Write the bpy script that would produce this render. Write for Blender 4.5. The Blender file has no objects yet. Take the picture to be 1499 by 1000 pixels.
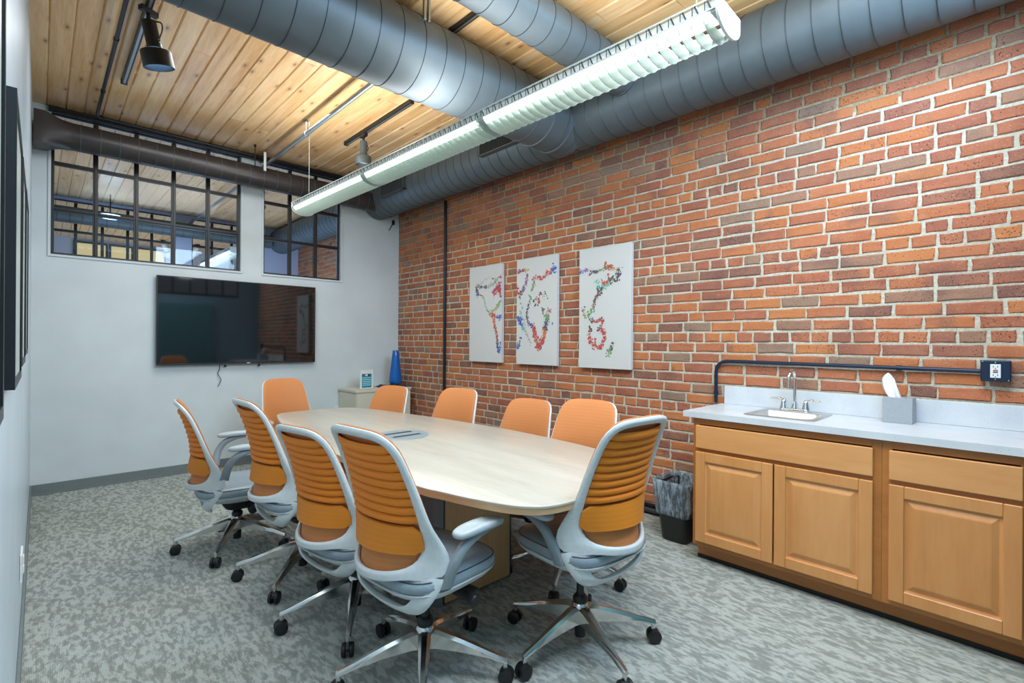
import bpy, bmesh, math, random
import numpy as np
from mathutils import Matrix, Vector
random.seed(7)
PI = math.pi
sc = bpy.context.scene
COL = sc.collection

# ------------------------------------------------------------------ camera
FPX = 722.5
yaw, pitch, roll = 0.7627, 0.0005, 0.0066
fwd = Vector((math.sin(yaw)*math.cos(pitch), math.cos(yaw)*math.cos(pitch), math.sin(pitch)))
r0 = Vector((math.cos(yaw), -math.sin(yaw), 0)); u0 = r0.cross(fwd)
rt = math.cos(roll)*r0 + math.sin(roll)*u0
up = -math.sin(roll)*r0 + math.cos(roll)*u0
cam = bpy.data.cameras.new('camera'); camo = bpy.data.objects.new('camera', cam); COL.objects.link(camo)
m = Matrix((rt, up, -fwd)).transposed().to_4x4(); m.translation = Vector((0, 0, 1.35))
camo.matrix_world = m
cam.sensor_fit = 'HORIZONTAL'; cam.sensor_width = 36; cam.lens = 36*FPX/1499
cam.clip_start = 0.02; cam.clip_end = 60
sc.camera = camo

# ------------------------------------------------------------------ light and exposure
sc.view_settings.view_transform = 'Standard'
sc.view_settings.look = 'None'
sc.view_settings.gamma = 1.0
sc.view_settings.use_curve_mapping = False
sc.view_settings.exposure = -0.12
w = bpy.data.worlds.new('world'); sc.world = w; w.use_nodes = True
w.node_tree.nodes['Background'].inputs[0].default_value = (0.75, 0.85, 1, 1)
w.node_tree.nodes['Background'].inputs[1].default_value = 0.3

def area(name, loc, rot, sx, sy, power, color):
    l = bpy.data.lights.new(name, 'AREA'); l.shape = 'RECTANGLE'; l.size = sx; l.size_y = sy
    l.energy = power; l.color = color
    o = bpy.data.objects.new(name, l); COL.objects.link(o); o.location = loc; o.rotation_euler = rot
    return o
area('pendant_downlight', (1.86, 2.75, 2.50), (0, 0, math.radians(1.6)), .20, 3.8, 36, (0.93, 1.0, 0.97))
area('pendant_uplight', (1.86, 2.75, 2.66), (PI, 0, math.radians(1.6)), .16, 3.8, 46, (0.95, 0.98, 1.0))
area('far_fill', (1.15, 4.3, 3.30), (math.radians(12), 0, 0), 1.3, 1.3, 42, (0.92, 0.97, 1.0))  # added fill lamp under the ceiling, brightens the far wall
area('near_fill', (1.3, 0.45, 3.34), (0, 0, 0), 2.0, 0.9, 88, (0.90, 0.95, 1.0))  # unseen fill lamp added above the camera end to lift the room
area('clerestory_daylight', (2.35, -0.10, 2.98), (math.radians(78), 0, 0), 1.4, .42, 70, (0.55, 0.76, 1.0))
area('next_room_fill', (1.7, 7.6, 1.1), (PI, 0, 0), 2.6, 2.4, 52, (0.72, 0.86, 1.0))  # added upturned fill lamp, hidden below the clerestory sill
area('next_room_blue_fill', (1.6, 7.6, 1.5), (math.radians(0), math.radians(-135), 0), 1.6, 1.6, 26, (0.30, 0.55, 1.0))  # added blue lamp hidden below the sill, aimed at the duct behind
area('third_room_fill', (1.7, 11.2, 1.1), (PI, 0, 0), 2.6, 2.0, 60, (0.8, 0.9, 1.0))  # added upturned fill lamp, out of view in the farthest room

# ------------------------------------------------------------------ materials
def L(c):  # sRGB 0-255 -> linear
    return tuple((x/255/12.92 if x/255 <= .04045 else ((x/255+.055)/1.055)**2.4) for x in c)
MATS = {}
class NT:
    def __init__(s, name):
        s.m = bpy.data.materials.new(name); s.m.use_nodes = True
        s.t = s.m.node_tree; s.b = s.t.nodes['Principled BSDF']; MATS[name] = s.m
    def n(s, typ, ins=None, **props):
        nd = s.t.nodes.new(typ)
        for k, v in props.items(): setattr(nd, k, v)
        for k, v in (ins or {}).items():
            if isinstance(v, bpy.types.NodeSocket): s.t.links.new(v, nd.inputs[k])
            else: nd.inputs[k].default_value = v
        return nd
    def link(s, a, b): s.t.links.new(a, b)
    def ramp(s, fac, stops, interp='LINEAR'):
        nd = s.n('ShaderNodeValToRGB'); s.link(fac, nd.inputs[0]); cr = nd.color_ramp; cr.interpolation = interp
        while len(cr.elements) < len(stops): cr.elements.new(0.5)
        for e, (p, c) in zip(cr.elements, stops):
            e.position = p; e.color = (*c, 1) if len(c) == 3 else c
        return nd.outputs[0]
    def math(s, op, a, b=0.0, c=None):
        nd = s.n('ShaderNodeMath', operation=op)
        for i, v in enumerate((a, b, c)):
            if v is None: continue
            if isinstance(v, bpy.types.NodeSocket): s.link(v, nd.inputs[i])
            else: nd.inputs[i].default_value = v
        return nd.outputs[0]
    def mix(s, fac, a, b, mode='MIX'):
        nd = s.n('ShaderNodeMix', data_type='RGBA', blend_type=mode)
        for sock, v in ((nd.inputs['Factor'], fac), (nd.inputs[6], a), (nd.inputs[7], b)):
            if isinstance(v, bpy.types.NodeSocket): s.link(v, sock)
            elif isinstance(v, (tuple, list)): sock.default_value = (*v, 1) if len(v) == 3 else v
            else: sock.default_value = v
        return nd.outputs[2]
    def coord(s, scale=(1, 1, 1), which='Object', rnd=False):
        tc = s.n('ShaderNodeTexCoord').outputs[which]
        mp = s.n('ShaderNodeMapping', {'Vector': tc, 'Scale': scale})
        if rnd:
            oi = s.n('ShaderNodeObjectInfo')
            cv = s.n('ShaderNodeVectorMath', {0: oi.outputs['Random'], 1: (37.0, 91.0, 53.0)}, operation='MULTIPLY')
            s.link(cv.outputs[0], mp.inputs['Location'])
        return mp.outputs[0]
    def noise(s, vec, scale, detail=3, rough=.5):
        return s.n('ShaderNodeTexNoise', {'Vector': vec, 'Scale': scale, 'Detail': detail, 'Roughness': rough}).outputs[0]
    def bump(s, h, strength=.3, dist=.01):
        nd = s.n('ShaderNodeBump', {'Height': h, 'Strength': strength, 'Distance': dist})
        s.link(nd.outputs[0], s.b.inputs['Normal'])
    def set(s, **k):
        for a, v in k.items():
            sk = s.b.inputs[a.replace('_', ' ')]
            if isinstance(v, bpy.types.NodeSocket): s.link(v, sk)
            elif isinstance(v, (tuple, list)): sk.default_value = (*v, 1) if len(v) == 3 else v
            else: sk.default_value = v
        return s
def plain(name, rgb, rough=.5, metal=0., grain=0.0, gscale=60., **k):
    a = NT(name); c = L(rgb)
    v = a.noise(a.coord(), gscale, 3)
    lo = tuple(x*(1-.06-grain) for x in c); hi = tuple(min(1, x*(1+.03+grain)) for x in c)
    col = a.ramp(v, [(.3, lo), (.7, hi)])
    a.set(Base_Color=col, Roughness=rough, Metallic=metal, **k)
    return a

def wood(name, dark, mid, light, stretch=(30, 1.6, 30), rough=.35, knots=True, bump=.05, rnd=True):
    a = NT(name)
    v = a.coord(stretch, rnd=rnd)
    wv = a.noise(v, 1.2, 5, .6)
    fine = a.noise(a.coord(tuple(x*5 for x in stretch), rnd=rnd), 1.5, 2)
    oi = a.n('ShaderNodeObjectInfo').outputs['Random']
    f = a.math('ADD', a.math('MULTIPLY', wv, .75), a.math('MULTIPLY', fine, .25))
    f = a.math('ADD', f, a.math('MULTIPLY', a.math('SUBTRACT', oi, .5), .16 if rnd else 0))
    col = a.ramp(f, [(.28, L(dark)), (.5, L(mid)), (.72, L(light))])
    if knots:
        kv = a.coord((7.5, 2.8, 7.5), rnd=True)
        vor = a.n('ShaderNodeTexVoronoi', {'Vector': kv, 'Scale': 1.0, 'Randomness': 1.0}, voronoi_dimensions='2D')
        d = vor.outputs['Distance']
        cellr = a.n('ShaderNodeSeparateColor', {0: vor.outputs['Color']}).outputs[0]
        pick = a.math('GREATER_THAN', cellr, .55)
        k1 = a.math('MULTIPLY', a.ramp(d, [(.0, (1, 1, 1)), (.045, (1, 1, 1)), (.07, (.4, .4, .4)), (.2, (0, 0, 0))]), pick)
        col = a.mix(a.math('MULTIPLY', k1, .85), col, L((120, 66, 30)))
    a.set(Base_Color=col, Roughness=rough, Coat_Weight=.25, Coat_Roughness=.25)
    a.bump(f, bump, .004)
    return a

M = MATS
wood('ceiling_pine', (196, 146, 88), (220, 178, 124), (234, 202, 156), stretch=(16, 1.0, 16), rough=.36, bump=.12)
wood('beyond_pine', (190, 145, 100), (212, 172, 128), (226, 192, 150), rough=.45, bump=.05)
wood('maple', (200, 134, 74), (210, 146, 86), (218, 157, 98), stretch=(7, 7, 1.0), rough=.33, knots=False, bump=.02)
wood('maple_horizontal', (202, 137, 78), (212, 149, 89), (221, 161, 103), stretch=(7, 1.0, 7), rough=.33, knots=False, bump=.02)
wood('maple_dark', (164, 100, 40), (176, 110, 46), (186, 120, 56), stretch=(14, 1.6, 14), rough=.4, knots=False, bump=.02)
wood('table_laminate', (170, 165, 152), (181, 176, 164), (190, 186, 175), stretch=(9, 1.3, 9), rough=.36, knots=False, bump=.0, rnd=False)
wood('table_edge', (196, 160, 118), (206, 170, 128), (214, 180, 140), stretch=(3, 3, 20), rough=.45, knots=False, bump=.0, rnd=False)
wood('table_panel', (188, 146, 98), (200, 160, 112), (210, 172, 124), stretch=(9, 9, 1), rough=.45, knots=False, bump=.0, rnd=False)
plain('wall_paint', (205, 214, 216), .55, grain=.0, gscale=3)
plain('left_wall_paint', (196, 212, 222), .35, grain=.0, gscale=3)
plain('next_wall_paint', (186, 194, 216), .6)
plain('baseboard_grey', (112, 122, 122), .5)
plain('white_trim', (228, 230, 226), .5)
plain('black_frame', (34, 29, 27), .38)
plain('picture_black', (14, 16, 20), .35)
plain('duct_metal', (86, 96, 100), .5, .3, grain=.05, gscale=5)
plain('duct_dark', (66, 62, 62), .38, .4, grain=.08, gscale=6)
plain('seam', (66, 74, 80), .42, .5)
plain('grille', (78, 84, 84), .5, .3)
plain('galvanised', (150, 158, 158), .35, .8)
plain('black_pipe', (22, 26, 34), .38, .2)
plain('navy_pipe', (20, 38, 62), .38, .2)
plain('black_plastic', (20, 21, 23), .42)
plain('dark_grey_plastic', (54, 58, 62), .4)
plain('white_plastic', (224, 227, 226), .38)
plain('chair_white', (200, 207, 208), .32)
plain('arm_grey', (128, 140, 146), .42)
plain('arm_pad_grey', (166, 178, 182), .45)
plain('grommet_grey', (134, 150, 158), .4)
plain('grey_laminate', (120, 128, 132), .4)
plain('chrome', (226, 226, 226), .10, 1.)
plain('polished_aluminium', (214, 214, 212), .16, 1.)
plain('stainless', (206, 208, 206), .38, .8)
plain('credenza_laminate', (205, 202, 184), .5)
plain('tissue_box_grey', (158, 164, 170), .5)
plain('tissue_paper', (240, 242, 246), .8)
plain('blue_glass', (14, 92, 172), .15)
plain('cloth_purple', (52, 48, 78), .8, grain=.4, gscale=40)
plain('teal_print', (40, 160, 178), .4)
plain('teal_dark_print', (20, 110, 140), .4)
plain('red_button', (190, 40, 30), .4)
plain('brown_plastic', (120, 66, 20), .5)
plain('bin_black', (26, 24, 24), .4)
plain('canvas_white', (206, 207, 206), .75, grain=.02, gscale=200)
plain('canvas_side', (205, 205, 206), .75)
plain('slab_dark', (60, 48, 38), .8)
plain('back_wall_blue', (120, 160, 182), .5)
plain('door_teal', (84, 144, 158), .4)

def emit(name, rgb, s):
    a = NT(name); a.set(Base_Color=L(rgb), Emission_Color=L(rgb), Emission_Strength=s); return a
emit('lamp_diffuser', (230, 250, 240), 1.4)
emit('lamp_tube', (236, 255, 246), 3.4)
emit('spot_bulb', (150, 205, 255), 10.0)
emit('window_glow', (226, 200, 140), 0.55)
emit('next_lamp', (236, 246, 250), .9)

# fixture louver: glossy white metal
plain('louver_white', (196, 208, 202), .3, .2)
# granite-like quartz top
a = NT('quartz')
v = a.coord()
sp = a.n('ShaderNodeTexVoronoi', {'Vector': v, 'Scale': 90.0})
spk = a.math('LESS_THAN', sp.outputs['Distance'], .16)
nz = a.noise(v, 7, 4)
base = a.ramp(nz, [(.3, L((196, 202, 208))), (.7, L((210, 215, 219)))])
cellv = a.n('ShaderNodeSeparateColor', {0: sp.outputs['Color']}).outputs[1]
a.set(Base_Color=a.mix(a.math('MULTIPLY', a.math('MULTIPLY', spk, a.math('GREATER_THAN', cellv, .6)), .6), base, L((150, 146, 140))), Roughness=.3)
# orange fabric
def fabric(name, rgb, trans):
    a = NT(name); c = L(rgb)
    v = a.coord()
    wz = a.n('ShaderNodeTexWave', {'Vector': v, 'Scale': 16.0, 'Distortion': 0.4, 'Detail': 1.0}, bands_direction='Z').outputs['Fac']
    fine = a.noise(v, 600, 1)
    col = a.mix(a.math('MULTIPLY', wz, .10), c, tuple(min(1, x*1.5+.05) for x in c))
    a.set(Base_Color=col, Roughness=.62, Sheen_Weight=.05)
    a.bump(fine, .15, .0006)
    tr = a.n('ShaderNodeBsdfTranslucent', {'Color': (*c, 1)})
    mx = a.n('ShaderNodeMixShader', {0: trans, 1: a.b.outputs[0], 2: tr.outputs[0]})
    a.link(mx.outputs[0], a.t.nodes['Material Output'].inputs[0])
    return a
fabric('orange_fabric', (204, 128, 70), .10)
fabric('orange_rib', (236, 132, 20), .15)
fabric('orange_strap', (216, 126, 16), .08)
# seat vinyl
a = plain('seat_vinyl', (134, 150, 160), .33)
a.bump(a.noise(a.coord(), 300, 2), .08, .0005)

# carpet: directional two-tone flecks over fine ribs
a = NT('carpet')
v = a.coord((46, 17, 1))
wp = a.n('ShaderNodeTexNoise', {'Vector': a.coord((12, 12, 1)), 'Scale': 1.0, 'Detail': 1.0})
vv = a.n('ShaderNodeVectorMath', {0: v, 1: wp.outputs['Color']}, operation='ADD').outputs[0]
n1 = a.noise(vv, 1.1, 2.5, .55)
n2 = a.noise(a.coord((160, 60, 1)), 1.0, 2)
rib = a.n('ShaderNodeTexWave', {'Vector': a.coord(), 'Scale': 62.0, 'Distortion': .3}, bands_direction='X').outputs['Fac']
f = a.math('ADD', n1, a.math('MULTIPLY', a.math('SUBTRACT', n2, .5), .18))
col = a.ramp(f, [(.40, L((142, 148, 143))), (.49, L((162, 168, 163))), (.58, L((186, 192, 187)))])
col = a.mix(a.math('MULTIPLY', rib, .30), col, L((118, 122, 114)))
a.set(Base_Color=col, Roughness=.95, Specular_IOR_Level=.1)
a.bump(a.math('ADD', rib, a.math('MULTIPLY', n2, .8)), .5, .003)

# brick: tone differs per brick, burn marks, pits
a = NT('brick')
oi = a.n('ShaderNodeObjectInfo').outputs['Random']
isl = a.n('ShaderNodeNewGeometry').outputs['Random Per Island']
rr = a.math('FRACT', a.math('ADD', a.math('MULTIPLY', oi, 7.31), a.math('MULTIPLY', isl, 3.77)))
tone = a.ramp(rr, [(0, L((174, 106, 73))), (.14, L((183, 112, 70))), (.27, L((163, 98, 73))), (.38, L((186, 117, 70))), (.46, L((153, 92, 72))),
                   (.56, L((180, 109, 75))), (.66, L((149, 96, 79))), (.74, L((167, 100, 75))), (.82, L((147, 112, 93))), (.90, L((127, 89, 78))), (.96, L((139, 117, 101)))], 'CONSTANT')
gc = a.n('ShaderNodeNewGeometry').outputs['Position']
n1 = a.noise(gc, 9, 4, .6); n2 = a.noise(gc, 120, 3, .6); n3 = a.noise(gc, 4.5, 2)
col = a.mix(a.math('MULTIPLY', a.ramp(n1, [(.35, (0, 0, 0)), (.7, (1, 1, 1))]), .30), tone, L((196, 138, 104)))
col = a.mix(a.math('MULTIPLY', a.ramp(n3, [(.56, (0, 0, 0)), (.68, (1, 1, 1))]), .45), col, L((104, 78, 76)))
col = a.mix(a.ramp(n2, [(.60, (0, 0, 0)), (.74, (.6, .6, .6))]), col, L((206, 176, 150)))
pit = a.n('ShaderNodeTexVoronoi', {'Vector': gc, 'Scale': 85.0})
pm = a.math('MULTIPLY', a.math('LESS_THAN', pit.outputs['Distance'], .27), a.math('GREATER_THAN', a.n('ShaderNodeSeparateColor', {0: pit.outputs['Color']}).outputs[0], .60))
col = a.mix(a.math('MULTIPLY', pm, .7), col, L((52, 30, 26)))
a.set(Base_Color=col, Roughness=.85, Specular_IOR_Level=.25)
a.bump(a.math('ADD', a.math('SUBTRACT', a.math('MULTIPLY', n2, .7), a.math('MULTIPLY', pm, .6)), a.math('MULTIPLY', n1, .8)), .7, .006)
# mortar: darker tan above a sloping line, paler below
a = NT('mortar')
g = a.n('ShaderNodeNewGeometry').outputs['Position']
z = a.n('ShaderNodeSeparateXYZ', {0: g}).outputs[2]
yy = a.n('ShaderNodeSeparateXYZ', {0: g}).outputs[1]
n1 = a.noise(g, 60, 4, .7); n2 = a.noise(g, 5, 3)
upper_mix = a.ramp(n1, [(.3, L((142, 128, 100))), (.7, L((186, 172, 142)))])
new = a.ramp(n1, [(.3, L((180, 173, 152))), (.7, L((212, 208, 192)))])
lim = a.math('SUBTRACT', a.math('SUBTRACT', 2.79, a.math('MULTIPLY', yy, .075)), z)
col = a.mix(a.math('GREATER_THAN', lim, 0.0), upper_mix, new)
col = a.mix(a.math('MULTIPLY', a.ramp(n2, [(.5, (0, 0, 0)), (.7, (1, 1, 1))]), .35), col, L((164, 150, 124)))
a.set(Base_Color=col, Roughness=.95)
a.bump(n1, .9, .008)

# clear glass and TV glass
a = NT('glass')
tr = a.n('ShaderNodeBsdfTransparent', {'Color': (.93, .96, .98, 1)})
gl = a.n('ShaderNodeBsdfGlossy', {'Color': (.45, .45, .45, 1), 'Roughness': .02})
fr = a.n('ShaderNodeFresnel', {'IOR': 1.35})
mx = a.n('ShaderNodeMixShader', {0: fr.outputs[0], 1: tr.outputs[0], 2: gl.outputs[0]})
a.link(mx.outputs[0], a.t.nodes['Material Output'].inputs[0])
a = NT('tv_glass'); a.set(Base_Color=(.006, .007, .008), Roughness=.04, Specular_IOR_Level=.9)
a = NT('bag_film')
tr = a.n('ShaderNodeBsdfTransparent', {'Color': (.80, .86, .92, 1)})
a.set(Base_Color=L((190, 206, 220)), Roughness=.18)
a.bump(a.noise(a.coord((14, 14, 4)), 2.5, 4, .7), .9, .03)
nzz = a.ramp(a.noise(a.coord((14, 14, 4)), 2.5, 4, .7), [(.42, (.18, .18, .18)), (.62, (.75, .75, .75))])
mx = a.n('ShaderNodeMixShader', {0: nzz, 1: tr.outputs[0], 2: a.b.outputs[0]})
a.link(mx.outputs[0], a.t.nodes['Material Output'].inputs[0])
# paint splatter: colour per splash
a = NT('paint_splatter'); at = a.n('ShaderNodeAttribute', attribute_name='col'); a.set(Base_Color=at.outputs['Color'], Roughness=.6)

# ------------------------------------------------------------------ mesh helpers
def mkobj(name, V, Fc, mat, parent=None, smooth=False, sharp=35, bevel=0, seg=2, solid=0, subsurf=0, mats=None, fm=None):
    me = bpy.data.meshes.new(name); me.from_pydata([tuple(v) for v in V], [], Fc)
    if mats: 
        for x in mats: me.materials.append(M[x])
        me.polygons.foreach_set('material_index', fm)
    else: me.materials.append(M[mat])
    if smooth:
        me.polygons.foreach_set('use_smooth', [True]*len(me.polygons))
        me.set_sharp_from_angle(angle=math.radians(sharp))
    me.update()
    o = bpy.data.objects.new(name, me); COL.objects.link(o)
    if parent is not None: o.parent = parent
    if bevel:
        b = o.modifiers.new('b', 'BEVEL'); b.width = bevel; b.segments = seg; b.limit_method = 'ANGLE'; b.angle_limit = math.radians(40)
    if solid:
        b = o.modifiers.new('s', 'SOLIDIFY'); b.thickness = solid; b.offset = 0
    if subsurf:
        b = o.modifiers.new('ss', 'SUBSURF'); b.levels = subsurf; b.render_levels = subsurf
    return o
class MB:
    def __init__(s): s.V = []; s.F = []; s.I = []; s.mi = 0
    def add(s, V, F):
        k = len(s.V); s.V += [tuple(v) for v in V]; s.F += [tuple(i+k for i in f) for f in F]; s.I += [s.mi]*len(F); return s
    def box(s, x0, x1, y0, y1, z0, z1):
        V = [(x, y, z) for z in (z0, z1) for y in (y0, y1) for x in (x0, x1)]
        return s.add(V, [(0, 2, 3, 1), (4, 5, 7, 6), (0, 1, 5, 4), (2, 6, 7, 3), (0, 4, 6, 2), (1, 3, 7, 5)])
    def prism(s, pts, axis, a, b):
        """closed 2-D outline extruded along axis between a and b"""
        n = len(pts)
        def P(p, t):
            return (t, p[0], p[1]) if axis == 'x' else (p[0], t, p[1]) if axis == 'y' else (p[0], p[1], t)
        V = [P(p, a) for p in pts]+[P(p, b) for p in pts]
        F = [tuple(range(n-1, -1, -1)), tuple(range(n, 2*n))]+[(i, (i+1) % n, n+(i+1) % n, n+i) for i in range(n)]
        return s.add(V, F)
    def tube(s, pts, r, n=10, cap=True, rad=None):
        pts = [Vector(p) for p in pts]; V = []; F = []
        t0 = (pts[1]-pts[0]).normalized(); ref = Vector((0, 0, 1)) if abs(t0.z) < .9 else Vector((1, 0, 0))
        nrm = t0.cross(ref).normalized()
        for i, p in enumerate(pts):
            t = ((pts[min(i+1, len(pts)-1)]-p).normalized() + (p-pts[max(i-1, 0)]).normalized()).normalized()
            nrm = (nrm - t*nrm.dot(t)).normalized(); b = t.cross(nrm)
            rr = rad[i] if rad else r
            V += [p+(nrm*math.cos(2*PI*k/n)+b*math.sin(2*PI*k/n))*rr for k in range(n)]
        for i in range(len(pts)-1):
            for k in range(n): F.append((i*n+k, i*n+(k+1) % n, (i+1)*n+(k+1) % n, (i+1)*n+k))
        if cap: F += [tuple(range(n-1, -1, -1)), tuple((len(pts)-1)*n+k for k in range(n))]
        return s.add(V, F)
    def lathe(s, prof, n=20, at=(0, 0, 0), axis='z', cap=True):
        V = []; F = []
        for r, h in prof:
            for k in range(n):
                c, q = r*math.cos(2*PI*k/n), r*math.sin(2*PI*k/n)
                p = (c, q, h) if axis == 'z' else (h, c, q) if axis == 'x' else (c, h, q)
                V.append((p[0]+at[0], p[1]+at[1], p[2]+at[2]))
        for i in range(len(prof)-1):
            for k in range(n): F.append((i*n+k, i*n+(k+1) % n, (i+1)*n+(k+1) % n, (i+1)*n+k))
        if cap: F += [tuple(range(n-1, -1, -1)), tuple((len(prof)-1)*n+k for k in range(n))]
        return s.add(V, F)
    def loft(s, rings, cap=True):
        n = len(rings[0]); V = [p for r in rings for p in r]; F = []
        for i in range(len(rings)-1):
            for k in range(n): F.append((i*n+k, i*n+(k+1) % n, (i+1)*n+(k+1) % n, (i+1)*n+k))
        if cap: F += [tuple(range(n-1, -1, -1)), tuple((len(rings)-1)*n+k for k in range(n))]
        return s.add(V, F)
    def build(s, name, mat, parent=None, **k):
        return mkobj(name, s.V, s.F, mat, parent, **k)
def tag(o, label=None, cat=None, group=None, kind=None):
    if label: o['label'] = label
    if cat: o['category'] = cat
    if group: o['group'] = group
    if kind: o['kind'] = kind
    return o
def empty(name, loc=(0, 0, 0), rz=0, label=None, cat=None, group=None, kind=None):
    o = bpy.data.objects.new(name, None); COL.objects.link(o); o.location = loc; o.rotation_euler = (0, 0, rz)
    o.empty_display_size = .1
    return tag(o, label, cat, group, kind)
KIDS = {}
def copy_tree(o, parent=None):
    c = o.copy(); COL.objects.link(c)
    if parent is not None: c.parent = parent
    for ch in [x for x in COL.objects if x.parent == o]: copy_tree(ch, c)
    return c
def arc(c, r, a0, a1, n, plane='xz', k=0.0):
    out = []
    for i in range(n+1):
        a = math.radians(a0+(a1-a0)*i/n); p, q = c[0]+r*math.cos(a), c[1]+r*math.sin(a)
        out.append((p, q))
    return out
def rrect(x0, x1, y0, y1, r, n=5):
    o = []
    for cx, cy, a in ((x1-r, y0+r, -90), (x1-r, y1-r, 0), (x0+r, y1-r, 90), (x0+r, y0+r, 180)):
        o += arc((cx, cy), r, a, a+90, n)
    return o
def smooth_closed(P, sub=6):
    n = len(P); out = []
    for i in range(n):
        p0, p1, p2, p3 = [np.array(P[(i+k-1) % n], float) for k in range(4)]
        for j in range(sub):
            t = j/sub
            out.append(tuple(.5*((2*p1)+(-p0+p2)*t+(2*p0-5*p1+4*p2-p3)*t*t+(-p0+3*p1-3*p2+p3)*t**3)))
    return out
def catmull(P, sub=6):
    out = []; n = len(P)
    for i in range(n-1):
        p0, p1, p2, p3 = [np.array(P[min(max(i+k-1, 0), n-1)], float) for k in range(4)]
        for j in range(sub):
            t = j/sub
            out.append(tuple(.5*((2*p1)+(-p0+p2)*t+(2*p0-5*p1+4*p2-p3)*t*t+(-p0+3*p1-3*p2+p3)*t**3)))
    out.append(tuple(P[-1])); return out

# ------------------------------------------------------------------ room shell
XL, XR, YB, YF, ZC = -0.06, 3.50, -0.15, 5.89, 3.377
MB().box(XL-.15, XR+.2, YB-.15, 14, -.1, 0).build('floor', 'carpet')['kind'] = 'structure'
MB().box(XL-.12, XL, YB-.1, 14, 0, ZC+.05).build('wall_left', 'left_wall_paint')['kind'] = 'structure'
wb = MB(); wb.box(XL, XR, YB-.1, YB, 0, 2.25); wb.box(XL, 1.6, YB-.1, YB, 2.25, ZC); wb.box(3.1, XR, YB-.1, YB, 2.25, ZC); wb.box(1.6, 3.1, YB-.1, YB, 3.25, ZC)
wb.build('wall_back', 'back_wall_blue')['kind'] = 'structure'
dr = empty('door_1', (2.15, YB, 0), kind='structure')
d = MB().box(-.46, .46, .0, .045, .01, 2.08).build('door_panel', 'door_teal', dr, bevel=.003)
MB().tube([(.38, .045, 1.0), (.38, .10, 1.0), (.28, .10, 1.0)], .01, 8).build('door_handle', 'chrome', d, smooth=True)
wn = empty('window_5', (2.35, YB-.05, 2.25), kind='structure')
f_ = MB(); f_.box(-.75, .75, -.03, .03, 0, .05); f_.box(-.75, .75, -.03, .03, .95, 1.0)
for i in range(6): f_.box(-.75+i*.295, -.72+i*.295, -.03, .03, 0, 1)
f_.box(-.75, .75, -.03, .03, .48, .52)
f_.build('window_frame', 'black_frame', wn)

# far partition with clerestory windows, repeated further back
ZW0, ZW1 = 2.09, 3.338
WIN = [(0.06, 1.56, 5), (1.79, 2.685, 3)]
def partition(y, name, mat, first, detail=True):
    t = .13
    b = MB()
    b.box(XL, XR, y, y+t, 0, ZW0)
    b.box(XL, WIN[0][0], y, y+t, ZW0, ZC); b.box(WIN[0][1], WIN[1][0], y, y+t, ZW0, ZC); b.box(WIN[1][1], XR, y, y+t, ZW0, ZC)
    for x0, x1, n in WIN: b.box(x0, x1, y, y+t, ZW1, ZC)
    o = b.build(name, mat); o['kind'] = 'structure'
    for wi, (x0, x1, n) in enumerate(WIN):
        w_ = empty('window_%d' % (first+wi), (x0, y, ZW0), kind='structure')
        ya, yb = .035, .075
        W_ = x1-x0; H_ = ZW1-ZW0
        fr_ = MB(); k = .022
        fr_.box(0, W_, ya, yb, 0, k); fr_.box(0, W_, ya, yb, H_-.014, H_); fr_.box(0, k, ya, yb, k, H_-k); fr_.box(W_-k, W_, ya, yb, k, H_-k)
        fr_.build('window_frame', 'black_frame', w_, bevel=.003)
        for i in range(1, n):
            x = W_*i/n; mm = MB()
            mm.box(x-.018, x+.018, ya, yb, k, H_-k); mm.box(x-.006, x+.006, ya-.012, ya, k, H_-k)
            mm.build('muntin', 'black_frame', w_, bevel=.002)
        for j in (1, 2):
            z = .405*j; mm = MB()
            mm.box(k, W_-k, ya+.004, yb-.004, z-.017, z+.017); mm.box(k, W_-k, ya-.008, ya+.004, z-.005, z+.005)
            mm.build('muntin', 'black_frame', w_, bevel=.002)
        for i in range(n):
            for j in range(3):
                xa, xb = W_*i/n+.018, W_*(i+1)/n-.018; za, zb = .405*j+.017, (.405*(j+1)-.017 if j < 2 else H_-.015)
                MB().box(xa, xb, .053, .057, za, zb).build('pane', 'glass', w_)
partition(YF, 'wall_far', 'wall_paint', 1)
partition(9.5, 'wall_beyond', 'next_wall_paint', 3)
MB().box(XL, XR+.1, 13.2, 13.3, 0, ZC).build('wall_end', 'next_wall_paint')['kind'] = 'structure'

def casing(x0, x1, y):
    b = MB(); t = .012; W = .02
    b.box(x0-W, x0, y-t, y, ZW0-W, ZC-.06); b.box(x1, x1+W, y-t, y, ZW0-W, ZC-.06); b.box(x0, x1, y-t, y, ZW0-W, ZW0)
    return b
for i, (x0, x1, n) in enumerate(WIN):
    tag(casing(x0, x1, YF).build('trim_%d' % (i+1), 'wall_paint', bevel=.002), kind='structure')
MB().box(.04, 2.72, YF-.03, YF-.001, 3.328, ZC-.002).build('trim_3', 'black_frame')['kind'] = 'structure'
# baseboards
def base_prof(d, h): return [(0, 0), (d, 0), (d, h-.02), (d-.004, h-.006), (d-.008, h), (0, h)]
b = MB(); b.box(XL, XR, YF-.012, YF, 0, .092); b.box(XL, XR, YF-.02, YF-.012, 0, .014)
b.build('baseboard_far', 'baseboard_grey', bevel=.003)['kind'] = 'structure'
b = MB(); b.box(XL, XL+.012, .0, YF, 0, .092)
b.build('baseboard_left', 'baseboard_grey', bevel=.003)['kind'] = 'structure'

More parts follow.
